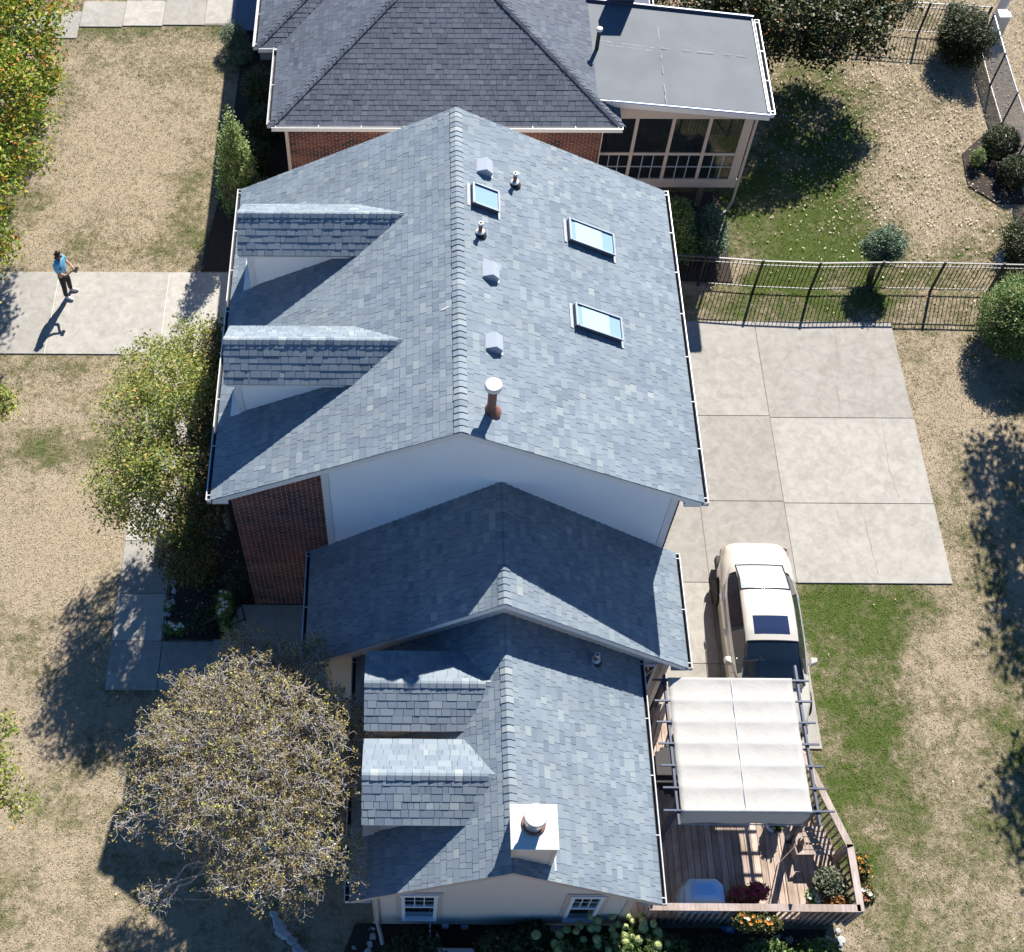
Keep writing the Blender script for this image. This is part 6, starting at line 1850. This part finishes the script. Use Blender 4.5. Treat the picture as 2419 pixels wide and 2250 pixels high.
# local frame: +x is where the person faces; left side +y
chains = [[(0, 0, .93, (.12, .10)), (.0, 0, 1.10, (.11, .10)), (.01, 0, 1.28, (.13, .10)), (.02, 0, 1.40, (.09, .08)), (.045, 0, 1.47, .052), (.085, 0, 1.53, .06), (.10, 0, 1.60, .085), (.09, 0, 1.66, .07)],
          [2, (.02, .16, 1.38, .055), (.05, .23, 1.14, .043), (.22, .17, 1.05, .036), (.34, .05, 1.12, .028), (.37, .03, 1.13, .026)],
          [2, (.02, -.16, 1.38, .055), (.03, -.24, 1.14, .043), (.20, -.18, 1.03, .036), (.33, -.06, 1.10, .028), (.36, -.04, 1.11, .026)],
          [0, (.0, .09, .86, .085), (.03, .12, .48, .058), (.0, .14, .10, .042), (.06, .15, .05, .035)],
          [0, (.0, -.09, .86, .085), (.0, -.12, .48, .058), (-.03, -.13, .10, .042), (.05, -.14, .05, .035)]]
# fingers
for s_, hx, hy_, hz in ((1, .375, .03, 1.13), (-1, .365, -.04, 1.11)):
    vi = 12 if s_ > 0 else 17
    for k, L_ in enumerate((.055, .065, .06, .048)):
        oz = .022 - k * .015
        chains.append([vi, (hx + .012, hy_ - s_ * .012, hz + oz, .009), (hx + .012 + L_ * .5, hy_ - s_ * .03, hz + oz, .008), (hx + .012 + L_ * .45, hy_ - s_ * (.03 + L_ * .5), hz + oz, .007)])
    chains.append([vi, (hx - .01, hy_ - s_ * .02, hz + .03, .010), (hx + .01, hy_ - s_ * .045, hz + .04, .008)])
skin_mesh('body', chains, SK, person)
skin_mesh('shirt', [[(0, 0, .90, (.155, .135)), (0, 0, 1.08, (.15, .13)), (.01, 0, 1.27, (.155, .125)), (.02, 0, 1.40, (.12, .10)), (.035, 0, 1.45, (.06, .055))],
                    [2, (.02, .17, 1.38, .075), (.04, .225, 1.24, .068), (.06, .235, 1.17, .06)], [2, (.02, -.17, 1.38, .075), (.03, -.23, 1.24, .068), (.05, -.24, 1.17, .06)]], SHIRT, person)
skin_mesh('trousers', [[(0, 0, .93, (.14, .125)), (0, 0, .86, (.14, .12))], [1, (.0, .095, .80, .10), (.03, .12, .48, .075), (.0, .14, .16, .062), (.0, .14, .09, .06)], [1, (.0, -.095, .80, .10), (.0, -.12, .48, .075), (-.03, -.13, .16, .062), (-.03, -.13, .09, .06)]], TRO, person)
for (x_, y_, a_) in ((.05, .15, .15), (.03, -.15, -.2)):
    c_, s_ = math.cos(a_), math.sin(a_)
    skin_mesh('shoe', [[(x_ - .10 * c_, y_ - .10 * s_, .045, .042), (x_, y_, .05, .048), (x_ + .10 * c_, y_ + .10 * s_, .038, .042), (x_ + .16 * c_, y_ + .16 * s_, .032, .032)]], SHOE, person)
skin_mesh('hair', [[(.04, 0, 1.575, .075), (.065, 0, 1.64, .09), (.10, 0, 1.685, .078), (.135, 0, 1.69, .055)], [0, (.03, 0, 1.53, .05)]], HAIR, person)
MB().box(.155, .175, -.035, -.02, 1.60, 1.612).build('eye', HAIR, person); MB().box(.155, .175, .02, .035, 1.60, 1.612).build('eye', HAIR, person)
MB().add([(.165, -.012, 1.57), (.165, .012, 1.57), (.195, 0, 1.565), (.168, 0, 1.605)], [(0, 2, 3), (2, 1, 3), (0, 1, 2)]).build('nose', SK, person)
MB().bar((.16, -.02, 1.545), (.16, .02, 1.545), .012, .008).build('mouth', FL_co, person)
for s_ in (-1, 1): MB().lathe((.10, s_ * .085, 1.60), [(.022, -.008), (.024, .0), (.016, .008)], 10, axis=(0, 1, 0)).build('ear', SK, person)
dv = thing('handheld_controller', 'dark handheld device held in both hands by the person on the front drive', 'device', (-9.70, 23.02, .035), R(-12))
dv.scale = (1.04,) * 3
MB().box(.40, .50, -.09, .09, 1.105, 1.135).build('body', M['black'], dv, bevel=.01)
MB().box(.41, .47, -.06, .06, 1.136, 1.139).build('screen', M['glass'], dv)

# ------------------------------------------------------------------ groups for repeats of a kind
from collections import defaultdict
_by = defaultdict(list)
for o in sc.objects:
    if o.parent is None and 'label' in o and 'kind' not in o: _by[o.name.split('.')[0]].append(o)
for k, l in _by.items():
    if len(l) > 1:
        for o in l:
            if 'group' not in o: o['group'] = k.replace('_', ' ') + 's around the houses'
